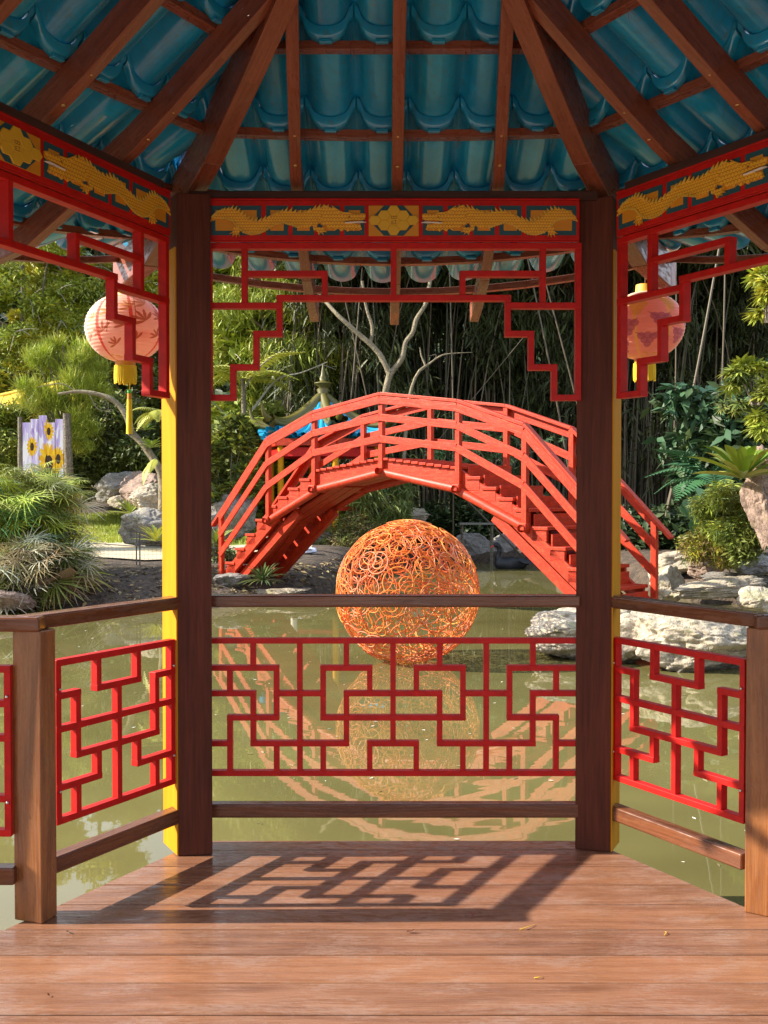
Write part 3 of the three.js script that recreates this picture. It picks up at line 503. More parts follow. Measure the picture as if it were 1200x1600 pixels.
// ------------------------------------------------------------------ lanterns under the eave corners
function lanternTex(base, band, motif, motif2, seed, grapes) {
  const w = 1024, h = 512, cvs = document.createElement('canvas'); cvs.width = w; cvs.height = h; const x = cvs.getContext('2d'), r = rng(seed);
  x.fillStyle = base; x.fillRect(0, 0, w, h);
  for (let k = 0; k < 70; k++) { x.globalAlpha = 0.1; x.fillStyle = k % 2 ? band : '#ffffff'; const a = r() * w, b = r() * h; x.beginPath(); x.ellipse(a, b, 20 + r() * 70, 6 + r() * 16, 0, 0, 7); x.fill(); }
  x.globalAlpha = 0.85;
  x.strokeStyle = band; x.lineWidth = 16; for (let k = 0; k < 7; k++) { x.beginPath(); const a = (k + 0.3) * w / 7; x.moveTo(a, 0); x.bezierCurveTo(a + 20, h * 0.3, a - 20, h * 0.6, a + 10, h); x.stroke(); }
  x.globalAlpha = 0.72;
  const leaf = (cx, cy, s, col) => { x.fillStyle = col; for (let k = 0; k < 5; k++) { const a = -2.2 + k * 0.62 + r() * 0.2; x.beginPath(); x.moveTo(cx, cy); x.quadraticCurveTo(cx + Math.cos(a - 0.35) * s * 0.7, cy + Math.sin(a - 0.35) * s * 0.7, cx + Math.cos(a) * s, cy + Math.sin(a) * s); x.quadraticCurveTo(cx + Math.cos(a + 0.35) * s * 0.7, cy + Math.sin(a + 0.35) * s * 0.7, cx, cy); x.fill(); } };
  const bunch = (cx, cy, s, col) => { x.fillStyle = col; for (const [dx, dy] of [[-0.6, 0], [0, -0.1], [0.6, -0.05], [-0.25, 0.5], [0.3, 0.5], [0, 1]]) { x.beginPath(); x.arc(cx + dx * s, cy + dy * s, s * 0.42, 0, 7); x.fill(); } x.beginPath(); x.moveTo(cx - s, cy - s * 0.6); x.lineTo(cx - s * 0.6, cy); x.lineTo(cx, cy); x.fill(); x.beginPath(); x.moveTo(cx + s * 1.3, cy - s * 0.6); x.lineTo(cx + s * 0.4, cy + 0.2 * s); x.lineTo(cx + s * 0.3, cy - 0.2 * s); x.fill(); };
  for (let k = 0; k < (grapes ? 20 : 34); k++) { const a = (k + r() * 0.7) / (grapes ? 20 : 34) * w, b = h * (0.2 + 0.55 * ((k * 0.37) % 1)); (grapes ? bunch : leaf)(a, b, grapes ? 46 : 34 + r() * 34, k % 3 ? motif : motif2); }
  x.strokeStyle = motif; x.lineWidth = 4; if (!grapes) for (let k = 0; k < 9; k++) { const a = k / 9 * w + 40; x.beginPath(); x.moveTo(a, h * 0.1); x.bezierCurveTo(a + 30, h * 0.3, a + 10, h * 0.4, a + 26, h * 0.6); x.stroke(); }
  x.fillStyle = '#d9a13a'; for (let k = 0; k < 34; k++) { x.globalAlpha = 0.75; const a = r() * w, b = h * (0.05 + 0.14 * r()); x.beginPath(); x.ellipse(a, b, 26, 7, 0, 0, 7); x.fill(); x.beginPath(); x.ellipse(a, h - h * (0.04 + 0.1 * r()), 20, 6, 0, 0, 7); x.fill(); }
  const t = new THREE.CanvasTexture(cvs); t.colorSpace = THREE.SRGBColorSpace; t.wrapS = THREE.RepeatWrapping; return t;
}
function lantern(label, pos, map, drop, seed) {
  const l = thing('paper_lantern', label, 'lantern', pos, 'lanterns hanging from the eave corners'), RX = 0.206, RY = 0.178, r = rng(seed);
  const shade = grid(56, 104, (u, v) => { const a = u * Math.PI * 2, b = lerp(0.2, Math.PI - 0.2, v), rib = 1 - 0.016 * Math.abs(Math.sin(v * 26 * Math.PI)) + 0.006 * N3(Math.cos(a) * 9, v * 40, Math.sin(a) * 9); return [Math.cos(a) * Math.sin(b) * RX * rib, Math.cos(b) * RY, Math.sin(a) * Math.sin(b) * RX * rib, u, 1 - v]; });
  part('lantern_shade', shade, phy({ map, roughness: 0.85, transmission: 0.45, thickness: 0 }), l);
  part('top_cap', new THREE.CylinderGeometry(0.046, 0.05, 0.045, 20, 1, true).translate(0, RY + 0.012, 0), M.crest, l);
  part('bottom_ring', new THREE.CylinderGeometry(0.052, 0.052, 0.03, 20, 1, true).translate(0, -RY - 0.008, 0), M.orange, l);
  const yf = std({ color: rgb(0.78, 0.55, 0.02), roughness: 0.8 }), th = [];
  for (let k = 0; k < 64; k++) { const a = k / 64 * 6.283, q = 0.052 + 0.002 * r(), L = 0.098 + r() * 0.014; th.push(limb([V(Math.cos(a) * q, -RY - 0.016, Math.sin(a) * q), V(Math.cos(a + 0.03 * r()) * (q + 0.003), -RY - 0.06, Math.sin(a) * (q + 0.003)), V(Math.cos(a) * (q + 0.003 * r()), -RY - L, Math.sin(a) * (q + 0.004 * r()))], 0.0028, 0.0022, 4, 0, 3)); }
  part('fringe', merge(th), yf, l);
  part('hanging_cord', limb([V(0, RY, 0), V(0.002, RY + 0.06, 0), V(0, RY + 0.13, 0)], 0.003, 0.003, 5), M.wire, l);
  if (drop) { part('tassel_cord', limb([V(0.02, -RY - 0.02, 0), V(0.022, -RY - 0.1, 0), V(0.02, -RY - 0.15, 0)], 0.003, 0.003, 5), yf, l); part('tassel_bead', new THREE.SphereGeometry(0.012, 10, 8).translate(0.02, -RY - 0.15, 0), std({ color: rgb(0.1, 0.5, 0.08), roughness: 0.4 }), l); part('tassel_knot', new THREE.CylinderGeometry(0.011, 0.011, 0.03, 10).translate(0.02, -RY - 0.175, 0), M.orange, l); part('tassel', limb([V(0.02, -RY - 0.19, 0), V(0.02, -RY - 0.28, 0), V(0.019, -RY - 0.37, 0)], 0.013, 0.017, 8), yf, l); }
}
lantern('pale pink paper lantern printed with autumn leaves, hanging left of the yellow lit post', at(197, 514, 5.37).toArray(), lanternTex('#f8c0ac', '#d8402a', '#a0441c', '#c47a2c', 3, false), true, 4);
lantern('rose paper lantern with purple grapes and yellow clouds, hanging right of the right post', at(1006, 510, 5.37).toArray(), lanternTex('#ee9884', '#ecb858', '#a8566a', '#d6a03a', 9, true), false, 5);

// ------------------------------------------------------------------ rocks
const stoneT = (a, b, s) => tex(512, 512, (u, v) => { const n = 0.5 + 0.5 * pn(u, v, 9, 9, s) + 0.4 * pn(u, v, 34, 34, s + 2) + 0.35 * pn(u, v, 110, 110, s + 5), cr = smooth(0.035, 0.0, Math.abs(pn(u, v, 16, 12, s + 9))) * 0.6; return S3(...[0, 1, 2].map((k) => lerp(a[k], b[k], n) * (1 - cr * 0.6))); });
const stoneB = tex(512, 512, (u, v) => { const n = 0.5 + 0.4 * pn(u, v, 24, 24, 1) + 0.3 * pn(u, v, 90, 90, 5) - 0.5 * smooth(0.05, 0, Math.abs(pn(u, v, 16, 12, 10))); return [n, n, n]; }, false);
M.paleStone = std({ map: stoneT([0.22, 0.18, 0.13], [0.5, 0.43, 0.33], 1), bumpMap: stoneB, bumpScale: 0.007, roughness: 0.9 });
M.greyStone = std({ map: stoneT([0.12, 0.11, 0.1], [0.34, 0.31, 0.28], 4), bumpMap: stoneB, bumpScale: 0.007, roughness: 0.92 });
M.brownStone = std({ map: stoneT([0.14, 0.09, 0.07], [0.42, 0.3, 0.24], 6), bumpMap: stoneB, bumpScale: 0.007, roughness: 0.92 });
function rockGeo(seed, sx, sy, sz, det = 24, rough = 0.32) {
  const g0 = new THREE.IcosahedronGeometry(1, det), r = rng(seed), cuts = [];
  for (let k = 0; k < 9; k++) { const z = r() * 2 - 1, a = r() * 6.283, q = Math.sqrt(1 - z * z); cuts.push([V(q * Math.cos(a), z * 0.8, q * Math.sin(a)).normalize(), 0.56 + r() * 0.3]); }
  const g = mergeVertices((g0.deleteAttribute('uv'), g0.deleteAttribute('normal'), g0), 1e-4), p = g.attributes.position, v = V(0, 0, 0);
  for (let i = 0; i < p.count; i++) {
    v.fromBufferAttribute(p, i);
    for (const [n, d] of cuts) { const e = v.dot(n) - d; if (e > 0) v.addScaledVector(n, -e * 0.92); }
    const k = 1 + rough * fbm(v.x * 1.7 + seed, v.y * 2.4, v.z * 1.7, 5) + 0.05 * Math.abs(N3(v.x * 7, v.y * 14 + seed, v.z * 7)) - 0.06 * smooth(0.08, 0, Math.abs(N3(v.x * 2.2 + seed, v.y * 2.6, v.z * 2.2)));
    p.setXYZ(i, v.x * k * sx, v.y * k * sy, v.z * k * sz);
  }
  g.computeVertexNormals();
  const q = g.toNonIndexed(); return boxUV(q, seed, seed * 0.7, 0);
}
for (const k of ['paleStone', 'greyStone', 'brownStone']) M[k].vertexColors = true;
function rock(label, px, py, d, sx, sy, sz, m, seed, turn = 0, det = 22, group) {
  const p = at(px, py, d), g = rockGeo(seed, sx, sy, sz, det), o = tagged('rock', g, m, label, 'rock', group); o.position.copy(p); o.rotation.set(0.1 * Math.sin(seed), turn, 0.1 * Math.cos(seed * 2)); o.updateMatrix();
  // stone tones in patches, lichen, and the wet stained band with its ragged upper edge at the waterline
  const q = g.attributes.position, c = new Float32Array(q.count * 3), v = V(0, 0, 0);
  for (let i = 0; i < q.count; i++) {
    v.fromBufferAttribute(q, i).applyMatrix4(o.matrix); const t = 1 + 0.35 * fbm(v.x * 3.1, v.y * 4.5, v.z * 3.1 + seed, 4), moss = smooth(0.16, 0.3, fbm(v.x * 5 + 3, v.y * 5, v.z * 5, 4)) * 0.6;
    const wet = v.y < WATER + 0.045 + 0.05 * N3(v.x * 7, v.z * 7, seed) ? 0.4 : 1;
    c[i * 3] = t * wet * lerp(1, 0.6, moss); c[i * 3 + 1] = t * wet * lerp(1, 0.68, moss); c[i * 3 + 2] = t * wet * lerp(1, 0.42, moss);
  }
  g.setAttribute('color', new THREE.BufferAttribute(c, 3)); return o;
}
M.plainStone = M.greyStone.clone(); M.plainStone.vertexColors = false;
rock('broad pale boulder lying in the pond behind the right railing, cracked along its top', 1085, 1013, 10.3, 0.72, 0.34, 0.55, M.paleStone, 11, 0.2, 34);
rock('pale pointed boulder in the pond, half hidden behind the right post', 905, 985, 10.9, 0.62, 0.3, 0.45, M.paleStone, 12, -0.2, 34);
rock('smaller pale rock between the two boulders in the pond', 985, 1003, 10.6, 0.34, 0.26, 0.34, M.paleStone, 13, 0.9);
rock('flat pale slab behind the boulders in the pond', 1075, 977, 11.2, 0.8, 0.13, 0.3, M.paleStone, 14, 0.1);
rock('pale rock at the waterline far right of the pond', 1195, 940, 12.0, 0.3, 0.22, 0.3, M.paleStone, 15, 0.5);
rock('long low cream rock at the waterline right of the bridge foot', 1120, 918, 15.2, 0.75, 0.16, 0.36, M.paleStone, 16, 0.12, 28);
rock('grey slab with a dark stained edge above the long cream rock', 1165, 908, 16.2, 0.75, 0.13, 0.4, M.greyStone, 17, -0.2, 28);
rock('squared cream rock beside the end post of the bridge', 1040, 912, 16.0, 0.3, 0.3, 0.3, M.paleStone, 18, 0.4);
rock('flat topped pale rock behind the end post of the bridge', 1060, 880, 17.5, 0.5, 0.22, 0.42, M.paleStone, 19, 0.1);
rock('brown angular rock under the mossy bush', 1105, 888, 16.8, 0.32, 0.22, 0.3, M.brownStone, 20, 1.2);
rock('low grey ledge under the big brown boulder', 1175, 880, 16.0, 0.55, 0.18, 0.4, M.greyStone, 21, 0.2);
rock('tall brown standing boulder at the right edge under the yellow green rosette plant', 1198, 790, 14.6, 0.34, 0.78, 0.4, M.brownStone, 22, 0.3, 34);
rock('sunlit grey boulder with a bright top edge beside the yellow lit post', 232, 828, 21.0, 0.62, 0.44, 0.5, M.greyStone, 23, -0.3, 30);
rock('pale rounded rock resting behind the sunlit grey boulder', 240, 785, 23.0, 0.55, 0.4, 0.5, M.paleStone, 24, 0.5, 26);
rock('dark grey rock in the shade at the foot of the left trees', 190, 762, 27.0, 0.75, 0.4, 0.6, M.greyStone, 25, 0.5);
rock('grey brown leaning slab above the strappy plants on the left', 228, 765, 26.0, 0.7, 0.5, 0.5, M.brownStone, 26, -0.5);
rock('small pale rock left of the lawn', 190, 785, 26.5, 0.35, 0.18, 0.3, M.paleStone, 27, 0.1);
rock('long flat pale ledge stone at the water below the spiky grass tuft', 412, 927, 16.6, 0.92, 0.085, 0.32, M.paleStone, 28, 0.03, 28);
rock('round weathered stone footing under the left end of the bridge', 362, 908, 16.6, 0.34, 0.13, 0.3, M.greyStone, 29, 0.3);
rock('grey rock at the shaded waterline left of the swan', 738, 858, 26.0, 0.62, 0.42, 0.4, M.greyStone, 30, 0.2);
rock('grey rock in the shade directly behind the swan', 783, 858, 26.4, 0.6, 0.42, 0.4, M.greyStone, 31, 0.9);
rock('cream rock seen just above the top of the wicker sphere', 642, 806, 25.5, 0.45, 0.2, 0.35, M.paleStone, 32, 0.4);
rock('small white rock at the waterline under the right end of the bridge', 888, 910, 16.5, 0.2, 0.14, 0.2, M.paleStone, 33, 0.4);
rock('shaded stone lump far behind the steps at the left end of the bridge', 365, 815, 23.0, 0.6, 0.7, 0.5, M.greyStone, 34, 0.3);
rock('dark flat bark like stone at the left shore under the sedge', 50, 920, 15.6, 0.5, 0.12, 0.3, M.brownStone, 35, 0.3);
rock('low dark rock at the far left shore below the dry sedge', 12, 940, 14.8, 0.4, 0.16, 0.3, M.brownStone, 36, 0.8);

// ------------------------------------------------------------------ foliage
const leafM = (r, g, b, tr = 0.35, rough = 0.5) => phy({ color: rgb(r, g, b), roughness: rough, transmission: tr, thickness: 0, specularIntensity: 0.6 });
function leafGeo(len, wid, bend = 0.2, n = 3, fold = 0.15) {   // one leaf from the origin along +z
  return grid(2, n, (u, v) => { const w = wid * Math.sin(Math.PI * Math.pow(clamp(v * 0.96 + 0.02, 0, 1), 0.8)) * (u - 0.5); return [w, -bend * len * v * v + Math.abs(u - 0.5) * fold * wid, len * v, u, v]; });
}
function clusterGeo(seed, n, len, wid, spread, droop = 0.0, bend = 0.25) {
  const r = rng(seed), out = [];
  for (let i = 0; i < n; i++) {
    const k = 0.7 + 0.6 * r(), g = leafGeo(len * k, wid * k, bend, 2), e = new THREE.Euler(droop + (r() - 0.5) * 1.5, r() * 6.283, (r() - 0.5) * 1.2, 'YXZ');
    g.applyMatrix4(new THREE.Matrix4().makeRotationFromEuler(e)); g.translate((r() - 0.5) * spread, (r() - 0.5) * spread, (r() - 0.5) * spread); out.push(g);
  }
  return merge(out);
}
const CL = {
  broad: clusterGeo(1, 9, 0.2, 0.085, 0.34), small: clusterGeo(2, 12, 0.13, 0.05, 0.34), big: clusterGeo(3, 6, 0.34, 0.15, 0.4, 0.3),
  bamboo: clusterGeo(4, 13, 0.26, 0.032, 0.34, 0.7, 0.3), feather: clusterGeo(5, 22, 0.22, 0.012, 0.16, -0.6, 0.05), fine: clusterGeo(6, 14, 0.1, 0.022, 0.24), whorl: (() => { const r = rng(9), o = []; for (let i = 0; i < 11; i++) { const g = leafGeo(0.22 * (0.8 + 0.4 * r()), 0.045, 0.35, 3); g.rotateX(-0.5 + r() * 0.7); g.rotateY(i / 11 * 6.283 + r() * 0.3); o.push(g); } return merge(o); })(),
};
function scatter(name, parent, geo, m, count, seed, where, scale = [0.7, 1.3], tones = [0.75, 1.25], warm = 0.15) {
  const im = new THREE.InstancedMesh(geo, m, count), r = rng(seed), mt = new THREE.Matrix4(), q = new THREE.Quaternion(), c = new THREE.Color();
  for (let i = 0; i < count; i++) {
    const w = where(r, i), p = w.p ?? w;
    if (w.q) q.copy(w.q); else q.setFromEuler(new THREE.Euler((r() - 0.5) * 1.2, r() * 6.283, (r() - 0.5) * 1.2));
    const k = lerp(scale[0], scale[1], r()) * (w.k ?? 1); mt.compose(p, q, V(k, k, k)); im.setMatrixAt(i, mt);
    const t = lerp(tones[0], tones[1], r()), y = 1 + warm * (r() - 0.3); c.setRGB(t * y, t, t * (1 - warm * 0.5)); im.setColorAt(i, c);
  }
  im.name = name; im.userData.kind = 'stuff'; im.castShadow = im.receiveShadow = true; parent.add(im); return im;
}
// points in a set of lumps; most of them near the lumps' skins, gaps between
function lumps(seed, n, c, R, rmin, rmax) { const r = rng(seed), o = []; for (let i = 0; i < n; i++) { const z = r() * 2 - 1, a = r() * 6.283, k = Math.sqrt(1 - z * z), d = Math.cbrt(0.15 + 0.85 * r()); o.push([c.x + R[0] * k * Math.cos(a) * d, c.y + R[1] * z * d, c.z + R[2] * k * Math.sin(a) * d, lerp(rmin, rmax, r())]); } return o; }
const inLumps = (L) => (r) => { const b = L[Math.floor(r() * L.length)], z = r() * 2 - 1, a = r() * 6.283, k = Math.sqrt(1 - z * z), d = b[3] * Math.pow(r(), 0.4); return V(b[0] + k * Math.cos(a) * d, b[1] + z * d * 0.7, b[2] + k * Math.sin(a) * d); };
M.bark = std({ map: tex(256, 256, (u, v) => { const n = 0.5 + 0.5 * pn(u, v, 12, 60, 1) + 0.5 * pn(u, v, 40, 40, 5); return S3(lerp(0.07, 0.3, n), lerp(0.055, 0.25, n), lerp(0.04, 0.19, n)); }), bumpMap: speck, bumpScale: 0.02, roughness: 0.95 });
M.paleBark = std({ map: tex(256, 256, (u, v) => { const n = 0.5 + 0.5 * pn(u, v, 14, 14, 2) + 0.5 * pn(u, v, 50, 50, 5); return S3(lerp(0.1, 0.36, n), lerp(0.08, 0.3, n), lerp(0.045, 0.2, n)); }), bumpMap: speck, bumpScale: 0.015, roughness: 0.95 });
M.culm = [std({ color: rgb(0.1, 0.075, 0.045), roughness: 0.5 }), std({ color: rgb(0.15, 0.115, 0.07), roughness: 0.55 }), std({ color: rgb(0.085, 0.08, 0.04), roughness: 0.5 })];
M.twig = std({ color: rgb(0.3, 0.27, 0.23), roughness: 0.9 });
const G = {
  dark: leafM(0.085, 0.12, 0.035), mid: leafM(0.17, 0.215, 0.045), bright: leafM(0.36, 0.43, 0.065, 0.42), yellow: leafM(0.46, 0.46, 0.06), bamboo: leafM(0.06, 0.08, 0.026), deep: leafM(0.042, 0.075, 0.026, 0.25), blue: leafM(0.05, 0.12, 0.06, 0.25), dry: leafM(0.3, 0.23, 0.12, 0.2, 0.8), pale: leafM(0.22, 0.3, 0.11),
};
function tree(name, label, px, d, top, R, cl, m, n, seed, o = {}) {
  const base = at(px, 800, d); base.y = groundY(base.x, base.z) - 0.1;
  const t = thing(name, label, 'tree', base.toArray(), o.group), r = rng(seed), hgt = (HZ - top) / F * d + 1.5 - base.y;
  const c = V(0, hgt * (o.cy ?? 0.62), 0), L = lumps(seed, o.nl ?? 46, c, [R, hgt * (o.ry ?? 0.42), R * 0.8], o.r0 ?? 0.45, o.r1 ?? 1.0), limbs = [];
  limbs.push(limb([V(0, 0, 0), V(0.15 * R * (r() - 0.5), hgt * 0.3, 0), V(0.3 * R * (r() - 0.5), hgt * 0.62, 0.1), V(0.1, hgt * 0.88, 0)], o.tr ?? 0.2, 0.05, 8, 0.2));
  for (let k = 0; k < (o.limbs ?? 12); k++) { const b = L[Math.floor(r() * L.length)], y0 = Math.min(hgt * (0.2 + 0.5 * r()), b[1] * 0.9); limbs.push(limb([V(0, y0, 0), V(b[0] * 0.4, lerp(y0, b[1], 0.35) + 0.1, b[2] * 0.4), V(b[0], b[1], b[2])], 0.075, 0.02, 6, 0.2)); }
  part('trunk', merge(limbs), o.bark ?? M.bark, t);
  scatter('crown', t, cl, m, n, seed + 1, inLumps(L), o.scale ?? [0.8, 1.5], o.tones ?? [0.6, 1.4], 0.3);
  if (o.twigs) { const tw = []; for (let k = 0; k < o.twigs; k++) { const b = L[Math.floor(r() * L.length)], p = V(b[0], b[1], b[2] + b[3] * 0.9), q = V((r() - 0.5) * 1.6, (r() - 0.5) * 1.2, r() * 0.6); tw.push(limb([p, p.clone().addScaledVector(q, 0.5).add(V(0, 0.1 * r(), 0)), p.clone().add(q)], 0.018, 0.006, 4, 0.2, 6)); } part('bare_twigs', merge(tw), M.twig, t); }
  return t;
}
tree('leafy_tree', 'tall dull green tree with grey bare twigs at the far left, behind the yellow roof', 30, 33, 300, 2.6, CL.small, G.bright, 4600, 101, { twigs: 130, cy: 0.6, nl: 80, r0: 0.25, r1: 0.7 });
tree('leafy_tree', 'bright leaved tree with tangled twigs behind the pale pink lantern', 150, 36, 290, 2.6, CL.broad, G.yellow, 3700, 102, { twigs: 110, nl: 80, r0: 0.25, r1: 0.7 });
tree('leafy_tree', 'dark green tree in the hollow behind the lower half of the pale pink lantern', 215, 34, 500, 2.3, CL.broad, G.mid, 3600, 103, { cy: 0.55, twigs: 70, nl: 60, r0: 0.25, r1: 0.7 });
tree('leafy_tree', 'yellow green tree showing through the fret left of the bridge', 370, 30, 380, 1.7, CL.broad, G.bright, 3200, 104, { twigs: 50, bark: M.paleBark, nl: 60, r0: 0.25, r1: 0.6 });
tree('leafy_tree', 'shaded tree right behind the yellow roofed shelter', 100, 38, 470, 2.8, CL.small, G.dark, 5200, 105, { cy: 0.5 });
tree('leafy_tree', 'bushy dark tree left of the little blue roofed pavilion', 392, 25.5, 640, 0.95, CL.broad, G.mid, 1900, 106, { cy: 0.6, r0: 0.25, r1: 0.5, bark: M.paleBark, tr: 0.1 });
tree('leafy_tree', 'tall tree with hanging sprays above the little blue roofed pavilion', 440, 29, 360, 1.7, CL.bamboo, G.bright, 3000, 107, { cy: 0.72, ry: 0.3, bark: M.paleBark });
{ // feathery young tree in front of the twiggy ones
  const p = at(100, 800, 27), t = thing('feathery_tree', 'feathery light green young tree with upright sprays left of the pale pink lantern', 'tree', [p.x, groundY(p.x, p.z), p.z]), r = rng(31);
  const L = lumps(31, 44, V(0, 3.5, 0), [1.15, 1.7, 0.6], 0.1, 0.3); part('trunk', merge([limb([V(0, -0.1, 0), V(0.1, 2, 0), V(0, 4.9, 0)], 0.07, 0.015, 7, 0.1), ...L.slice(0, 30).map((b) => limb([V(0.05, b[1] * 0.6, 0), V(b[0] * 0.5, b[1] * 0.85, b[2] * 0.5), V(b[0], b[1] + 0.3, b[2])], 0.03, 0.008, 5))]), M.bark, t);
  scatter('crown', t, CL.feather, G.bright, 720, 32, inLumps(L), [1, 1.9], [0.7, 1.5], 0.3);
}
// hillside cover behind everything, one mass
{ const h = new THREE.Group(); h.name = 'hillside_foliage'; h.userData = { kind: 'stuff', label: 'dim mass of leaves covering the slope behind the garden', category: 'foliage' }; scene.add(h);
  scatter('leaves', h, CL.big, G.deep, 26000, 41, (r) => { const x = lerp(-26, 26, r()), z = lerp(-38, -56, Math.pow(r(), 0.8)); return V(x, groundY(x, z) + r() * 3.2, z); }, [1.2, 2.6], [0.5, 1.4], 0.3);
}
// bamboo grove: the mass, then the culms that can be picked out
{
  const g = new THREE.Group(); g.name = 'bamboo_grove'; g.userData = { kind: 'stuff', label: 'dark dense bamboo grove across the back of the pond', category: 'bamboo' }; scene.add(g);
  const r = rng(51), geos = [[], [], []];
  for (let i = 0; i < 820; i++) {
    const px = lerp(430, 1330, r()), d = lerp(27, 35, Math.pow(r(), 0.7)), b = at(px, 800, d); b.y = groundY(b.x, b.z) - 0.1;
    const lean = V((r() - 0.45) * 3.2, 0, (r() - 0.3) * 1.6), h = 7 + r() * 5, k = Math.floor(r() * 3);
    geos[k].push(limb([b, b.clone().addScaledVector(lean, 0.25).add(V(0, h * 0.45, 0)), b.clone().addScaledVector(lean, 0.62).add(V(0, h * 0.8, 0)), b.clone().addScaledVector(lean, 1.1).add(V(0, h, 0))], 0.026 + 0.018 * r(), 0.012, 5, 0, 7));
  }
  geos.forEach((l, k) => part('culms', merge(l), M.culm[k], g));
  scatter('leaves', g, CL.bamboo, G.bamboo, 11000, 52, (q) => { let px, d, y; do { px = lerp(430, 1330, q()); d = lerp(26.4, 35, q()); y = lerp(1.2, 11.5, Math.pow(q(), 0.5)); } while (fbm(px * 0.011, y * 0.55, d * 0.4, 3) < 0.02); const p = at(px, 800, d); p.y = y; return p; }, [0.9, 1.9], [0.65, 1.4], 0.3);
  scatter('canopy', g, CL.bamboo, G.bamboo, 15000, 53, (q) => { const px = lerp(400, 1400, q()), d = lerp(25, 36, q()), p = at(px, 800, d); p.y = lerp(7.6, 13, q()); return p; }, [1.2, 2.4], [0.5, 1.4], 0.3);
}
const nodeCulm = (a, b, r0) => { const n = 12, gs = [limb([a, a.clone().lerp(b, 0.5).add(V(0.05, 0, 0.03)), b], r0, r0 * 0.6, 8, 0, 10)], d = b.clone().sub(a).normalize(), q = new THREE.Quaternion().setFromUnitVectors(V(0, 1, 0), d); for (let i = 1; i < n; i++) { const t = i / n, g = new THREE.CylinderGeometry(r0 * (1.22 - 0.4 * t), r0 * (1.22 - 0.4 * t), r0 * 0.5, 8); g.applyQuaternion(q); const p = a.clone().lerp(b, t).add(V(0.1 * t * (1 - t) * 2, 0, 0.06 * t * (1 - t) * 2)); g.translate(p.x, p.y, p.z); gs.push(g); } return merge(gs); };
[['pale bamboo cane leaning right beside the rose lantern', 1068, 660, 1112, 430, 21, 0.036], ['thin pale bamboo cane upright above the fern', 1120, 700, 1128, 420, 23, 0.026], ['pale cane right of the right post, low in the grove', 1046, 800, 1052, 560, 24, 0.024], ['bleached bamboo cane leaning over the fern fronds', 1030, 830, 1060, 690, 22, 0.02], ['tan bamboo cane slanting behind the right fret steps', 880, 700, 835, 470, 25, 0.03], ['second tan cane slanting behind the right fret steps', 900, 640, 860, 480, 24.5, 0.026], ['grey cane upright behind the bridge crown', 705, 690, 702, 480, 25, 0.022], ['thin cane crossing the dark grove behind the bare branch', 735, 625, 790, 560, 24.5, 0.014], ['tan cane left of the forked bare tree', 548, 600, 560, 480, 25, 0.024], ['tan cane slanting behind the little pavilion finial', 570, 620, 545, 500, 25.3, 0.022]]
  .forEach(([label, x0, y0, x1, y1, d, r0]) => { const a = at(x0, y0, d), b = at(x1, y1, d), k = b.clone().sub(a), t0 = (a.y - groundY(a.x, a.z) + 0.1) / k.y; const base = a.clone().addScaledVector(k, -Math.max(0, t0)); const top = b.clone().addScaledVector(k, 0.5); const t = thing('bamboo_cane', label, 'bamboo', base.toArray()); part('culm', nodeCulm(V(0, 0, 0), top.sub(base), r0), M.culm[0], t); });
// bare forked tree behind the crown of the bridge
function drawn(name, label, cat, d, lines, m) { const o = at(lines[0].p[0][0], lines[0].p[0][1], d); o.y = Math.min(o.y, o.y); const t = thing(name, label, cat, o.toArray()); lines.forEach((l, i) => part(i ? 'branch' : 'trunk', limb(l.p.map(([x, y, dd = 0]) => at(x, y, d + dd).sub(o)), l.r[0], l.r[1], 8, 0.25), m, t)); return t; }
drawn('bare_tree', 'grey leafless forked tree standing behind the crown of the bridge', 'tree', 24.5, [{ p: [[598, 860], [597, 700], [602, 615], [610, 580]], r: [0.1, 0.075] }, { p: [[609, 585], [590, 550], [560, 522], [530, 495], [500, 462, 0.4]], r: [0.075, 0.04] }, { p: [[609, 585], [628, 560], [634, 535], [645, 520], [650, 500], [664, 478], [672, 440, 0.3]], r: [0.07, 0.045] }, { p: [[578, 540], [582, 515], [572, 480], [566, 440]], r: [0.045, 0.03] }], M.paleBark);
drawn('bare_branch', 'dead forked branch rising right of the bare tree behind the handrail', 'branch', 24, [{ p: [[626, 840], [632, 700], [642, 610], [655, 580], [667, 571]], r: [0.06, 0.035] }, { p: [[665, 572], [658, 555], [656, 543]], r: [0.03, 0.012] }, { p: [[667, 571], [690, 556], [705, 553], [738, 551]], r: [0.03, 0.004] }, { p: [[672, 569], [682, 555], [668, 557]], r: [0.012, 0.005] }], M.paleBark);
drawn('leaning_tree', 'pale leaning branch arching left from beside the yellow lit post', 'tree', 22.5, [{ p: [[252, 860], [252, 740], [245, 725], [222, 692], [204, 675]], r: [0.11, 0.075] }, { p: [[206, 678], [198, 650], [178, 626], [150, 615], [120, 612], [92, 616]], r: [0.085, 0.03] }, { p: [[140, 615], [155, 640], [178, 640]], r: [0.015, 0.006] }, { p: [[158, 616], [170, 634], [166, 650]], r: [0.012, 0.005] }, { p: [[120, 612], [98, 600], [60, 605]], r: [0.014, 0.005] }], M.paleBark);
drawn('dead_branch', 'long bare grey twig reaching right over the tree fern towards the finial', 'branch', 25, [{ p: [[395, 640], [435, 592], [470, 583], [512, 566]], r: [0.035, 0.008] }, { p: [[380, 610], [405, 575], [445, 545]], r: [0.03, 0.008] }, { p: [[497, 573], [505, 571], [525, 578]], r: [0.01, 0.004] }], M.twig);
drawn('leaning_pole', 'thin pole leaning down to the water behind the swan', 'pole', 25, [{ p: [[722, 775], [745, 797], [815, 868]], r: [0.022, 0.022] }], M.culm[0]);

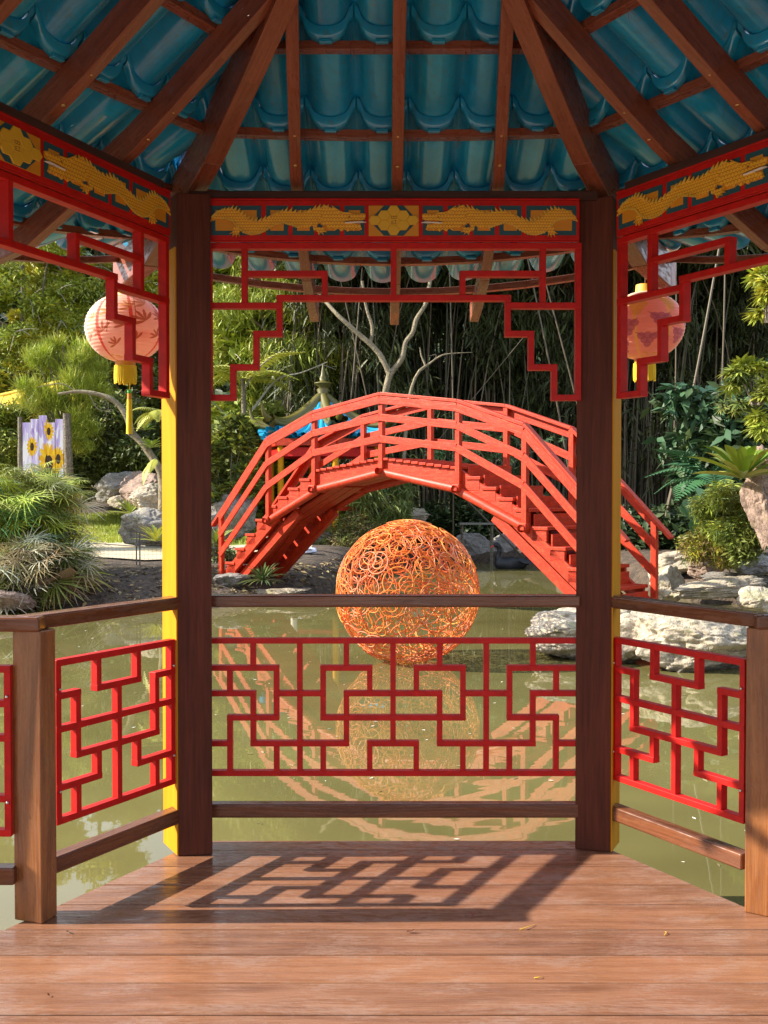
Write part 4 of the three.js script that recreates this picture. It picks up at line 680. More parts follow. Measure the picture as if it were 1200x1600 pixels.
// strap leaved, fern, taro and sedge plants
function strap(len, w, lift, droop, n = 7) { return grid(2, n, (u, v) => { const a = lift - droop * v, y = len * (Math.sin(lift) * v - 0.5 * droop * v * v), z = len * v * Math.cos(lift * 0.8), k = w * (0.55 + 0.6 * Math.sin(Math.min(1, v * 1.15) * 2.4)) * Math.min(1, (1 - v) * 4 + 0.02); return [(u - 0.5) * k, y + Math.abs(u - 0.5) * k * 0.5, z, u, v * len]; }); }
function rosette(name, label, px, py, d, n, len, w, m, seed, o = {}) {
  const p = at(px, py, d), t = thing(name, label, 'plant', p.toArray(), o.group), r = rng(seed), kinds = [0.25, 0.6, 0.95, 1.2].map((l, i) => strap(1, w / len, l, o.droop ?? (0.3 + 0.15 * i)));
  for (let i = 0; i < n; i++) { const f = i / n, q = part('leaf', kinds[Math.min(3, Math.floor(f * 4))], Array.isArray(m) ? m[Math.floor(r() * m.length)] : m, t); q.rotation.y = i * 2.4 + r() * 0.3; q.scale.setScalar(len * (0.75 + 0.35 * r())); }
  return t;
}
const ros = [leafM(0.2, 0.3, 0.03), leafM(0.28, 0.34, 0.04), leafM(0.36, 0.34, 0.05), leafM(0.14, 0.24, 0.03)];
rosette('bromeliad', 'big yellow green rosette plant of wide strap leaves on top of the standing boulder', 1160, 748, 14.1, 36, 0.86, 0.12, ros, 61);
rosette('spiky_grass', 'dark green spiky grass tuft at the foot of the bridge', 410, 908, 16.2, 90, 0.46, 0.02, [G.dark, G.mid, leafM(0.1, 0.16, 0.06)], 62, { droop: 0.7 });
rosette('strappy_plant', 'yellow green strappy plant at the foot of the grey boulder by the lit post', 243, 846, 20, 30, 0.55, 0.045, [G.bright, G.yellow], 63);
rosette('strappy_plant', 'green strappy clump above the lawn left of the grey boulder', 203, 803, 24, 30, 0.6, 0.05, [G.mid, G.bright], 64);
rosette('epiphyte', 'yellowish rosette perched in the fork of the leaning branch', 236, 700, 22.3, 20, 0.4, 0.06, ros, 65);
rosette('strappy_plant', 'pale green strappy leaves beside the steps at the left end of the bridge', 338, 850, 17.6, 26, 0.5, 0.05, [G.mid, G.bright], 66);
rosette('epiphyte', 'second small rosette above the first in the leaning branch', 228, 672, 22.4, 16, 0.3, 0.05, ros, 67);
function frondGeo(L, seed, pl = 0.3, n = 17) { const r = rng(seed), gs = [limb([V(0, 0, 0), V(0, 0.16 * L, 0.5 * L), V(0, 0.04 * L, L)], 0.012 * L, 0.004 * L, 5, 0, 8)], c = new THREE.CatmullRomCurve3([V(0, 0, 0), V(0, 0.16 * L, 0.5 * L), V(0, 0.04 * L, L)]);
  for (let i = 2; i <= n; i++) for (const s of [-1, 1]) { const t = i / (n + 0.5), p = c.getPointAt(t), l = pl * L * Math.sin(Math.PI * Math.min(0.96, t * 0.86 + 0.16)) + 0.02 * L, g = leafGeo(l, 0.085 * L * (1 - 0.5 * t), 0.18, 3, 0.2); g.rotateY(s * 1.15); g.translate(p.x, p.y, p.z); gs.push(g); } return merge(gs); }
const frond = frondGeo(1, 5);
function fern(name, label, px, py, d, list, L, m, o = {}) { const p = at(px, py, d), t = thing(name, label, 'fern', p.toArray()); if (o.trunk) part('trunk', limb([V(0, -o.trunk, 0), V(0.04, -o.trunk / 2, 0), V(0, 0, 0)], 0.07, 0.055, 8, 0.4), M.bark, t); for (const [a, tilt, k] of list) { const q = part('frond', frond, m, t); q.rotation.set(tilt, a, 0, 'YXZ'); q.scale.setScalar(L * k); } return t; }
fern('tree_fern', 'dark blue green fern with arching fronds left of the yellow green rosette', 1108, 745, 17.5, [[-1.5, 0.05, 1], [-1.2, -0.35, 1.05], [-0.9, 0.45, 0.9], [-1.9, 0.35, 0.85], [0.5, -0.3, 0.8], [-0.2, 0.2, 0.9], [1.4, 0, 0.8], [-2.4, -0.2, 0.8]], 1.12, leafM(0.05, 0.16, 0.06, 0.3), { trunk: 1.2 });
fern('tree_fern', 'tree fern with bright arching fronds left of the pavilion finial', 380, 592, 25, [[1.5, -0.35, 1.1], [1.2, 0.1, 1.0], [0.4, 0.1, 1], [-0.6, 0, 1], [2.4, 0, 1], [-1.4, 0, 0.9], [1.9, 0.3, 0.9], [-2.4, 0.1, 0.9]], 1.5, G.yellow, { trunk: 3.4 });
fern('tree_fern', 'lower tree fern drooping beside the left corner of the little pavilion roof', 408, 655, 25.2, [[1.5, 0.2, 0.8], [0.8, 0.3, 0.9], [0, 0.3, 0.9], [-0.9, 0.2, 0.9], [2.2, 0.1, 0.8]], 1.0, G.bright, { trunk: 2.4 });
fern('fern', 'yellow green hanging fronds beside the lit post under the leaning branch', 248, 640, 21.5, [[-1.5, 0.6, 0.7], [-0.9, 0.8, 0.8], [-2.2, 0.7, 0.7], [-1.2, 0.2, 0.8], [0.2, 0.5, 0.8]], 0.85, G.yellow);
fern('fern', 'single lime frond hanging low beside the lit post', 243, 716, 21.0, [[-0.9, 1.15, 0.75], [-0.2, 0.9, 0.5]], 0.8, G.yellow);
function taroGeo() { const s = new THREE.Shape(); s.moveTo(0, 0); s.bezierCurveTo(0.12, 0.16, 0.4, 0.16, 0.42, -0.12); s.bezierCurveTo(0.42, -0.5, 0.12, -0.8, 0, -1); s.bezierCurveTo(-0.12, -0.8, -0.42, -0.5, -0.42, -0.12); s.bezierCurveTo(-0.4, 0.16, -0.12, 0.16, 0, 0); const g = new THREE.ShapeGeometry(s, 10); const p = g.attributes.position; for (let i = 0; i < p.count; i++) { const x = p.getX(i), y = p.getY(i); p.setZ(i, -0.25 * y * y * 0.5 + 0.22 * Math.abs(x) - 0.12 * x * x); } g.computeVertexNormals(); return g; }
const taro = taroGeo(), taroM = [leafM(0.13, 0.26, 0.1, 0.35), leafM(0.2, 0.33, 0.14, 0.35), leafM(0.09, 0.2, 0.08, 0.35)];
function taroPlant(label, px, py, d, list, s) { const p = at(px, py, d), t = thing('taro_plant', label, 'plant', p.toArray()); list.forEach(([x, y, tilt, roll, k], i) => { const q = part('leaf', taro, taroM[i % 3], t); q.position.set(x * s, y * s, 0.1 * (i % 3)); q.rotation.set(tilt, roll * 0.6, roll); q.scale.setScalar(k * s); part('stem', limb([V(0, -0.7 * s, -0.1), V(x * s * 0.5, y * s * 0.3 - 0.2 * s, -0.04), V(x * s, y * s, 0.1 * (i % 3))], 0.012, 0.008, 5), G.mid, t); }); return t; }
taroPlant('pale green heart leaved plant below the dark fern', 1095, 790, 16.2, [[-0.2, 0.1, -0.5, 0.5, 0.75], [0.15, 0.15, -0.7, -0.4, 0.6], [0, 0.32, -0.9, 0.1, 0.55], [-0.4, 0.0, -0.4, 0.9, 0.4]], 0.75);
taroPlant('single large light green heart leaf above the mossy bush', 1092, 825, 15.9, [[0, 0.12, -0.5, 0.25, 0.75], [0.35, 0.05, -0.6, -0.6, 0.5]], 0.68);
taroPlant('shaded broad leaves in the dark right of the bamboo canes', 1120, 640, 20, [[-0.3, 0.5, -0.9, 0.3, 1], [0.5, 0.6, -0.9, -0.2, 1.1], [0.1, 0.1, -0.8, 0, 1], [0.8, 0.1, -0.7, -0.5, 0.9], [-0.6, -0.1, -0.8, 0.5, 0.9], [0.4, -0.5, -0.9, 0.2, 0.9]], 0.8).traverse((o) => { if (o.name === 'leaf') o.material = G.blue; });
function bush(name, label, px, py, d, R, cl, m, n, seed, o = {}) { const p = at(px, py, d), t = thing(name, label, o.cat ?? 'shrub', p.toArray()), L = lumps(seed, o.nl ?? 16, V(0, 0, 0), R, R[0] * 0.22, R[0] * 0.42), r = rng(seed); part('stems', merge(L.slice(0, 10).map((b) => limb([V(b[0] * 0.2, -R[1] * 1.1, b[2] * 0.2), V(b[0] * 0.6, b[1] * 0.4 - R[1] * 0.3, b[2] * 0.6), V(b[0], b[1], b[2])], 0.02, 0.006, 5))), o.stem ?? M.bark, t); (Array.isArray(m) ? m : [m]).forEach((mm, i, a) => scatter('foliage', t, cl, mm, Math.round(n / a.length), seed + 1 + i, inLumps(L), o.scale ?? [0.6, 1.2], o.tones ?? [0.65, 1.4], 0.3)); return t; }
bush('mossy_bush', 'yellow green mossy bush hanging over the rocks under the large heart leaf', 1120, 850, 15.8, [0.42, 0.3, 0.35], CL.fine, [G.yellow, G.mid, G.dry], 1500, 71, { scale: [0.5, 0.9] });
bush('shrub', 'fresh green fine leaved shrub below the yellow green rosette', 1135, 800, 15.4, [0.42, 0.34, 0.3], CL.fine, [G.bright, G.mid, G.pale], 1500, 72, { scale: [0.6, 1] });
bush('shrub', 'small dark shrub between the mossy bush and the standing boulder', 1165, 850, 15.2, [0.24, 0.22, 0.2], CL.small, G.mid, 320, 73, { scale: [0.5, 0.8] });
bush('leafy_branch', 'sunlit pointed leaves hanging in at the upper right edge', 1196, 455, 12, [0.18, 0.34, 0.2], CL.whorl, [G.yellow, G.bright], 90, 74, { scale: [0.5, 0.9], nl: 9, cat: 'branch' });
bush('leafy_branch', 'whorled bright leaves at the right edge below the upper sunlit branch', 1182, 590, 14, [0.32, 0.34, 0.25], CL.whorl, [G.mid, G.bright], 120, 75, { scale: [0.5, 0.95], nl: 9, cat: 'branch' });
bush('leafy_branch', 'whorled leaves low at the right edge above the rosette plant', 1192, 665, 14.2, [0.2, 0.16, 0.2], CL.whorl, [G.bright], 40, 76, { scale: [0.5, 0.9], nl: 5, cat: 'branch' });
bush('leafy_branch', 'single spray of pointed leaves in front of the shaded broad leaves', 1143, 632, 15, [0.3, 0.06, 0.15], CL.whorl, [G.mid], 34, 77, { scale: [0.45, 0.75], nl: 6, cat: 'branch' });
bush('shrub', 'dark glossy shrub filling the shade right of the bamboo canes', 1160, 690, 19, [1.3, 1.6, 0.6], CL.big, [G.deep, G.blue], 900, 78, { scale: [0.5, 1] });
bush('shrub', 'tangled dry brush and vines behind the wicker sphere', 540, 850, 23, [1.1, 0.7, 0.6], CL.fine, [G.dry, G.mid], 1500, 79, { stem: M.twig, scale: [0.6, 1.1] });
bush('hanging_vine', 'curtain of hanging leaves under the crown of the bridge', 600, 780, 23.5, [0.75, 0.6, 0.4], CL.bamboo, [G.pale, G.mid], 380, 80, { scale: [0.6, 1], cat: 'vine' });
bush('shrub', 'leafy plant under the left half of the bridge behind the soffit', 505, 800, 23.6, [0.5, 0.4, 0.4], CL.broad, [G.pale, G.mid], 330, 81, { scale: [0.5, 0.9] });
bush('shrub', 'white flowering low plant left of the steps of the bridge', 338, 880, 18.4, [0.35, 0.35, 0.3], CL.small, [G.pale, G.mid], 350, 82, { scale: [0.5, 0.8] });
bush('shrub', 'dark undergrowth at the foot of the left trees behind the rocks', 180, 690, 30, [2.2, 1.5, 0.9], CL.small, [G.dark, G.mid], 3200, 83, { nl: 30, scale: [0.8, 1.4] });
bush('shrub', 'green undergrowth right of the lit post beside the fret', 355, 720, 23, [0.55, 1.0, 0.5], CL.broad, [G.mid, G.dark, G.bright], 1300, 84, { scale: [0.6, 1.1], stem: M.paleBark });
bush('shrub', 'loose leafy growth left of the painted panels', 5, 690, 28.6, [0.9, 1.2, 0.6], CL.small, [G.mid, G.bright], 1500, 85, {});
bush('shrub', 'small leafy shoots rising behind the right half of the bridge', 770, 700, 22.5, [1.4, 0.5, 0.4], CL.whorl, [G.deep, G.blue], 220, 86, { scale: [0.4, 0.8] });
bush('shrub', 'dark low undergrowth in the deep shade right of the bridge end', 1065, 838, 21.5, [1.6, 0.55, 0.5], CL.broad, [G.deep], 1300, 87, { scale: [0.6, 1.2], tones: [0.6, 1.2] });
bush('shrub', 'dark low undergrowth behind the swan under the bridge', 760, 830, 27.5, [2.2, 0.6, 0.5], CL.broad, [G.deep], 1300, 88, { scale: [0.6, 1.2], tones: [0.6, 1.2] });
{ const w = new THREE.Group(); w.name = 'far_trees'; w.userData = { kind: 'stuff', label: 'low belt of trees closing the pond on either side', category: 'trees' }; scene.add(w);
  for (const s of [-1, 1]) scatter('leaves', w, CL.big, G.dark, 5200, 310 + s, (r) => V(s * lerp(25, 31, r()), lerp(-0.3, 6.2, Math.pow(r(), 1.2)), lerp(6, -26, r())), [2.2, 4], [0.5, 1.3], 0.3); }
// umbrella sedge clumps on the left bank
const umbel = (() => { const r = rng(3), gs = []; for (let i = 0; i < 20; i++) { const g = leafGeo(0.32 * (0.75 + 0.5 * r()), 0.017, 0.4, 3, 0); g.rotateX(-0.25 + r() * 0.3); g.rotateY(i / 20 * 6.283 + r() * 0.2); gs.push(g); } return merge(gs); })();
function sedge(label, px, py, d, R, h, m, n, seed) {
  const p = at(px, py, d); p.y = groundY(p.x, p.z) - 0.05; const t = thing('umbrella_sedge', label, 'sedge', p.toArray(), 'sedge clumps on the left bank'), r = rng(seed), st = [], tips = [];
  for (let i = 0; i < n; i++) { const a = r() * 6.283, k = Math.sqrt(r()), x = Math.cos(a) * k * R, z = Math.sin(a) * k * R * 0.7, y = h * (0.25 + 0.9 * Math.pow(r(), 0.8)) * (1 - 0.25 * k), l = V(x * 1.35 + (r() - 0.5) * 0.45, y, z * 1.4 + (r() - 0.5) * 0.3); st.push(limb([V(x * 0.6, 0, z * 0.6), V(x * 0.9, y * 0.6, z * 0.9), l], 0.006, 0.004, 4, 0, 4)); tips.push(l); }
  part('stems', merge(st), m[0], t);
  m.forEach((mm, j) => scatter('umbel', t, umbel, mm, Math.floor(n / m.length), seed + 2 + j, (q, i) => ({ p: tips[(i * m.length + j) % n], q: new THREE.Quaternion().setFromEuler(new THREE.Euler((q() - 0.5) * 1.1, q() * 6, (q() - 0.5) * 1.1)) }), [0.55, 1.5], [0.55, 1.6], 0.35));
}
const silver = leafM(0.36, 0.36, 0.3, 0.2, 0.7), tan = leafM(0.3, 0.22, 0.11, 0.2, 0.8);
sedge('bluish green umbrella sedge clump at the far left edge of the bank', -5, 880, 16.2, 0.6, 1.7, [G.bright, leafM(0.1, 0.22, 0.09)], 190, 201);
sedge('tall yellow green umbrella sedge clump in the middle of the left bank', 32, 880, 16.8, 0.5, 1.85, [G.bright, G.mid, G.yellow], 200, 202);
sedge('bright umbrella sedge clump beside the lawn on the left bank', 66, 880, 17.2, 0.34, 1.6, [G.bright, G.yellow, silver], 170, 203);
sedge('grey dry umbrella sedge hanging over the water at the far left', 8, 915, 15.3, 0.5, 1.0, [silver, tan, G.mid], 170, 204);
sedge('straw coloured dry umbrella sedge at the water in front of the green clumps', 58, 915, 15.6, 0.42, 0.95, [tan, silver, G.mid], 180, 205);
sedge('low mixed umbrella sedge at the end of the mud bank nearest the fence', 100, 905, 16.2, 0.2, 0.75, [G.mid, tan, G.bright], 110, 206);
sedge('soft pale umbrella sedge behind the tall clumps below the painted panels', 48, 830, 20.5, 0.6, 1.7, [G.pale, G.bright], 200, 207);
{ // loose litter on the mud bank
  const g = new THREE.Group(); g.name = 'leaf_litter'; g.userData = { kind: 'stuff', label: 'dry leaves and twigs strewn over the muddy left bank', category: 'leaf litter' }; scene.add(g);
  scatter('leaves', g, leafGeo(0.12, 0.05, 0.3, 2), G.dry, 1600, 301, (r) => { const x = lerp(-8, -0.5, r()), D = shore(x) + r() * 2.2, y = groundY(x, -D); return V(x, Math.max(y, WATER) + 0.012, -D); }, [0.5, 1.3], [0.25, 1.2], 0.2);
  const gr = new THREE.Group(); gr.name = 'grass'; gr.userData = { kind: 'stuff', label: 'short sunlit grass on the lawn beside the path', category: 'grass' }; scene.add(gr);
  scatter('blades', gr, clusterGeo(12, 9, 0.07, 0.008, 0.12, -1.2, 0.1), G.bright, 9000, 302, (r) => { const x = lerp(-10, -2.3, r()), z = lerp(-22.2, -31, r()); return { p: V(x, groundY(x, z) + 0.02, z), q: new THREE.Quaternion().setFromEuler(new THREE.Euler(0, r() * 6, 0)) }; }, [0.8, 1.6], [0.8, 1.5], 0.3);
  const fl = new THREE.Group(); fl.name = 'floating_specks'; fl.userData = { kind: 'stuff', label: 'tiny pale petals and leaf bits floating on the green water', category: 'floating litter' }; scene.add(fl);
  scatter('specks', fl, leafGeo(0.03, 0.016, 0.1, 2), M.white, 110, 303, (r) => { const d = lerp(4.8, 14, Math.pow(r(), 1.3)), x = (r() - 0.5) * d * 0.85; return { p: V(x, WATER + 0.004, -d), q: new THREE.Quaternion().setFromEuler(new THREE.Euler(0, r() * 6, 0)) }; }, [0.4, 1.3], [0.5, 1.1], 0.3);
  scatter('specks', fl, leafGeo(0.05, 0.02, 0.1, 2), G.dry, 160, 304, (r) => { const d = lerp(4.8, 15, r()), x = (r() - 0.5) * d * 0.9; return { p: V(x, WATER + 0.004, -d), q: new THREE.Quaternion().setFromEuler(new THREE.Euler(0, r() * 6, 0)) }; }, [0.4, 1.2], [0.4, 1.2], 0.3);
  // broken fronds lying at the left shore
  [['curled dry frond sheath lying at the left shore', 100, 905, 15.3, 0.5], ['second dry frond sheath at the shore left of the first', 62, 915, 15.2, 1.4]].forEach(([l, x, y, d, a]) => { const p = at(x, y, d); const o = tagged('dry_frond', grid(8, 10, (u, v) => { const w = 0.16 * Math.sin(Math.PI * (v * 0.9 + 0.05)) * (u - 0.5) * 2; return [w, 0.3 * v * v + 0.5 * w * w * 6 - 0.1, 0.8 * v - 0.4, u, v]; }), std({ color: rgb(0.3, 0.2, 0.13), roughness: 0.9 }), l, 'frond'); o.position.copy(p); o.rotation.y = a; });
}

// ------------------------------------------------------------------ little blue roofed pavilion
{
  const d = 24.2, s = d / F, p = at(505, HZ, d), gy = groundY(p.x, p.z); const t = thing('small_pavilion', 'small pavilion with olive ridges and blue tiles behind the left half of the bridge', 'pavilion', [p.x, 0, p.z]);
  const olive = phy({ color: rgb(0.095, 0.08, 0.01), roughness: 0.45, clearcoat: 0.2 }), blue = phy({ color: rgb(0.01, 0.3, 0.5), roughness: 0.3, clearcoat: 0.6 });
  const Y = (py) => 1.5 + (HZ - py) * s, RR = 1.62, yA = Y(618), yE = Y(686);
  const h = (k) => lerp(yE, yA, Math.pow(Math.max(0, 1 - k), 1.5)), wall = sub('roof', t);
  for (let f = 0; f < 6; f++) {
    const a0 = f * Math.PI / 3 + 0.25, a1 = a0 + Math.PI / 3, am = (a0 + a1) / 2, up = (k) => 0.34 * Math.pow(k, 3);
    const C = (a, k) => V(Math.cos(a) * RR * k, h(k) + up(k), Math.sin(a) * RR * k);
    part('ridge', limb([0.05, 0.25, 0.5, 0.75, 0.9, 1.0].map((k) => C(a0, k).add(V(0, 0.05, 0))), 0.1, 0.14, 8), olive, wall);
    for (const e of [-1, 1]) part('ridge_strip', limb([0.06, 0.25, 0.5, 0.75, 0.9, 1.02].map((k) => C(a0 + e * 0.13 / (k + 0.25) * 0.9, k).add(V(0, 0.02, 0))), 0.05, 0.06, 8), olive, wall);
    part('ridge_curl', limb([C(a0, 1.0).add(V(0, 0.05, 0)), C(a0, 1.08).add(V(0, 0.04, 0)), C(a0, 1.1).add(V(0, 0.08, 0)), C(a0, 1.14).add(V(0, 0.24, 0))], 0.08, 0.025, 8), olive, wall);
    part('roof_deck', grid(8, 8, (u, v) => { const k = lerp(0.06, 1, v), q = C(a0, k).lerp(C(a1, k), u); q.y -= 0.34 * Math.pow(k, 3) * (1 - Math.pow(Math.abs(u - 0.5) * 2, 3)); return [q.x, q.y, q.z, u, v]; }), blue, wall);
    const n = 8, rows = []; for (let i = 1; i < n; i++) { const u = i / n, k0 = 1.02, kk = [0.16 + 1.5 * Math.abs(u - 0.5) * 0.5, 0.45 + 0.3 * Math.abs(u - 0.5), 0.75, k0].map((k, j, A) => Math.max(k, A[0])); const pts = []; for (let j = 0; j < 4; j++) { const k = lerp(kk[0], k0, j / 3), q = C(a0, k).lerp(C(a1, k), u); q.y -= 0.34 * Math.pow(k, 3) * (1 - Math.pow(Math.abs(u - 0.5) * 2, 3)); pts.push(q.add(V(0, 0.02, 0))); } part('roof_tile', limb(pts, 0.062, 0.07, 8, 0.0, 12), blue, wall); }
    part('eave_beam', bar(C(a0, 0.86).setY(yE - 0.12), C(a1, 0.86).setY(yE - 0.12), 0.1, 0.16), M.bridge, t);
    part('frieze_board', bar(C(a0, 0.8).setY(yE - 0.34), C(a1, 0.8).setY(yE - 0.34), 0.05, 0.2), M.red, t);
    const b = C(a0, 0.8); part('post', limb([V(b.x, gy - 0.1, b.z), V(b.x, 1, b.z), V(b.x, yE - 0.1, b.z)], 0.075, 0.07, 10), M.yellow, t);
    if (f !== 4) part('railing_board', bar(C(a0, 0.8).setY(gy + 0.75), C(a1, 0.8).setY(gy + 0.75), 0.05, 0.1), M.bridge, t);
  }
  part('floor', new THREE.CylinderGeometry(1.5, 1.55, 0.25, 6).translate(0, gy + 0.1, 0), M.plainStone, t);
  const prof2 = [[0.17, 0], [0.2, 0.05], [0.12, 0.1], [0.17, 0.26], [0.1, 0.34], [0.24, 0.42], [0.23, 0.46], [0.08, 0.5], [0.1, 0.58], [0.06, 0.68], [0.045, 0.8], [0.01, 1.0]].map(([x, y]) => new THREE.Vector2(x * 0.9, y * 0.82));
  part('finial', new THREE.LatheGeometry(prof2, 20).translate(0, yA - 0.08, 0), olive, t);
}
// yellow roofed shelter and painted panels on the left
{
  const d = 30, p = at(70, 770, d), gy = groundY(p.x, p.z), t = thing('shelter', 'open shelter with a bright yellow roof half hidden by trees at the far left', 'shelter', [p.x, 0, p.z]);
  const Y = (py) => 1.5 + (HZ - py) / F * d, X = (px) => (px - 70) / F * d, yel = std({ color: rgb(0.75, 0.5, 0.04), roughness: 0.55 });
  const ridge = [V(X(-40), Y(628), 0), V(X(105), Y(596), 0)];
  const n = 12; for (let i = 0; i < n; i++) { const a = ridge[0].clone().lerp(ridge[1], i / n), b = ridge[0].clone().lerp(ridge[1], (i + 0.94) / n); const g = grid(1, 5, (u, v) => { const q = a.clone().lerp(b, u); return [q.x + (v * 0.1), q.y - 0.62 * v - 0.12 * Math.sin(v * Math.PI) + (i % 2) * 0.015, q.z + 1.3 * v]; }); part('roof_sheet', g, yel, t); const g2 = grid(1, 3, (u, v) => { const q = a.clone().lerp(b, u); return [q.x, q.y - 0.7 * v, q.z - 1.3 * v]; }); part('roof_sheet', g2, yel, t); }
  part('gable_end', flat([[-1.3, -0.7], [1.3, -0.62], [0, -0.05]], 0.06, 0).rotateY(Math.PI / 2).translate(ridge[1].x - 0.1, ridge[1].y, 0), M.bark, t);
  part('ridge_pole', limb([ridge[0], ridge[0].clone().lerp(ridge[1], 0.5), ridge[1].clone().add(V(0.15, 0.05, 0))], 0.07, 0.07, 8), yel, t);
  part('barge_board', bar(ridge[1].clone().add(V(0.02, 0.05, 0)), ridge[1].clone().add(V(0.62, -0.72, 1.3)), 0.05, 0.14), yel, t);
  for (const [x, z] of [[-2, 1], [0.9, 1], [-2, -1], [0.7, -1]]) part('post', limb([V(x, gy - 0.2, z), V(x, 1.6, z), V(x, 3.9, z)], 0.09, 0.08, 8), M.bark, t);
}
{
  const d = 26, p = at(68, 760, d), gy = groundY(p.x, p.z), t = thing('painted_panels', 'row of upright lilac and white boards painted with big yellow sunflowers below the yellow roof', 'mural', [p.x, gy, p.z]);
  const s = d / F, top = 1.5 + (HZ - 655) * s - gy, r = rng(8);
  const cv = document.createElement('canvas'); cv.width = 512; cv.height = 768; const x = cv.getContext('2d');
  x.fillStyle = '#f4eff2'; x.fillRect(0, 0, 512, 768);
  for (let k = 0; k < 90; k++) { x.globalAlpha = 0.42; x.fillStyle = ['#8a63c0', '#a98ad6', '#c9b8ea', '#f2eef6'][k % 4]; const a = r() * 512, b = Math.pow(r(), 2.4) * 420; x.beginPath(); x.ellipse(a, b, 10 + r() * 18, 30 + r() * 70, (r() - 0.5) * 0.7, 0, 7); x.fill(); }
  x.globalAlpha = 1;
  const flower = (cx, cy, R) => { for (let k = 0; k < 15; k++) { const a = k / 15 * 6.283; x.fillStyle = k % 2 ? '#f2c417' : '#e8a90f'; x.beginPath(); x.ellipse(cx + Math.cos(a) * R * 0.72, cy + Math.sin(a) * R * 0.72, R * 0.42, R * 0.17, a, 0, 7); x.fill(); } x.fillStyle = '#3c2410'; x.beginPath(); x.ellipse(cx, cy, R * 0.42, R * 0.46, 0, 0, 7); x.fill(); };
  x.strokeStyle = '#5f8f2c'; x.lineWidth = 12; for (const [a, b] of [[330, 430], [420, 400], [150, 300]]) { x.beginPath(); x.moveTo(a, b); x.quadraticCurveTo(a - 30, 600, a - 10, 768); x.stroke(); }
  flower(330, 290, 118); flower(445, 260, 72); flower(330, 80, 56); flower(120, 180, 58);
  x.fillStyle = '#4fc3c9'; x.beginPath(); x.ellipse(440, 640, 60, 44, 0, 0, 7); x.fill(); x.fillStyle = '#f4dfe8'; x.beginPath(); x.ellipse(180, 560, 110, 40, 0.9, 0, 7); x.fill();
  const m = std({ map: new THREE.CanvasTexture(cv), roughness: 0.7 }); m.map.colorSpace = THREE.SRGBColorSpace;
  const wT = 64 * s, n = 5;
  for (let i = 0; i < n; i++) { const x0 = -wT / 2 + i * wT / n, h = top * (0.97 + 0.03 * ((i * 7) % 3)); const g = box(wT / n - 0.012, h, 0.03, 0, h / 2, 0, 0.004); const pp = g.attributes.position, uv = g.attributes.uv; for (let k = 0; k < pp.count; k++) uv.setXY(k, (pp.getX(k) + x0 + wT / (2 * n) + wT / 2) / wT, clamp(pp.getY(k) / top, 0, 1)); g.translate(x0 + wT / (2 * n), 0, 0.004 * (i % 2)); part('board', g, m, t); }
  part('side_post', limb([V(wT / 2 + 0.1, -0.2, -0.05), V(wT / 2 + 0.1, top * 0.6, -0.05), V(wT / 2 + 0.06, top * 1.05, -0.05)], 0.12, 0.1, 8, 0.3), M.bark, t);
  part('side_post', limb([V(-wT / 2 - 0.08, -0.2, -0.05), V(-wT / 2 - 0.08, top * 0.6, -0.05), V(-wT / 2 - 0.08, top * 1.02, -0.05)], 0.07, 0.06, 8, 0.3), M.bark, t);
}
{ // low wire fence along the path
  const pts = [at(120, 872, 18.0), at(140, 868, 18), at(213, 858, 18), at(218, 862, 18), at(300, 866, 18)], t = thing('wire_fence', 'thin wire mesh fence with slim posts along the near edge of the path', 'fence', [pts[1].x, groundY(pts[1].x, -17.9), -17.9]);
  const m = std({ color: rgb(0.12, 0.12, 0.12), metalness: 0.5, roughness: 0.5 }), wood = std({ color: rgb(0.32, 0.3, 0.28), roughness: 0.9 });
  for (const [x, h, r0] of [[0, 0.42, 0.03], [0.84, 0.62, 0.012], [0.9, 0.6, 0.012], [2.2, 0.5, 0.014]]) part('fence_post', limb([V(x, -0.1, 0), V(x, h / 2, 0), V(x, h, 0)], r0, r0, 6), r0 > 0.02 ? wood : m, t);
  part('top_wire', limb([V(0, 0.4, 0.01), V(1.1, 0.33, 0.01), V(2.2, 0.31, 0.01), V(3.4, 0.31, 0.01)], 0.008, 0.008, 5), m, t);
  part('bottom_wire', limb([V(0, 0.03, 0.01), V(1.1, 0.0, 0.01), V(2.2, 0.0, 0.01), V(3.4, 0.0, 0.01)], 0.006, 0.006, 5), m, t);
  const mesh = []; for (let k = 1; k < 48; k++) mesh.push(limb([V(k * 0.07, 0.0, 0.012), V(k * 0.07, 0.16, 0.012), V(k * 0.07, 0.31, 0.012)], 0.0018, 0.0018, 3, 0, 2)); for (let k = 1; k < 5; k++) mesh.push(limb([V(0, 0.07 * k, 0.013), V(1.6, 0.065 * k, 0.013), V(3.4, 0.06 * k, 0.013)], 0.0018, 0.0018, 3, 0, 4));
  part('wire_mesh', merge(mesh), m, t).userData.kind = 'stuff';
}
{ // feeding table on legs in the shade
  const p = at(745, 822, 25), t = thing('feeding_table', 'square grey board on a thin post standing in the shaded shallows behind the swan', 'table', p.toArray());
  part('table_top', box(0.85, 0.04, 0.5, 0, 0.06, 0), std({ color: rgb(0.2, 0.19, 0.16), roughness: 0.9 }), t);
  for (const [x, z] of [[-0.36, 0.2], [0.36, 0.2], [-0.36, -0.2], [0.36, -0.2]]) part('leg', limb([V(x, 0.05, z), V(x, -0.5, z), V(x, -1.2, z)], 0.022, 0.022, 6), M.bark, t);
}
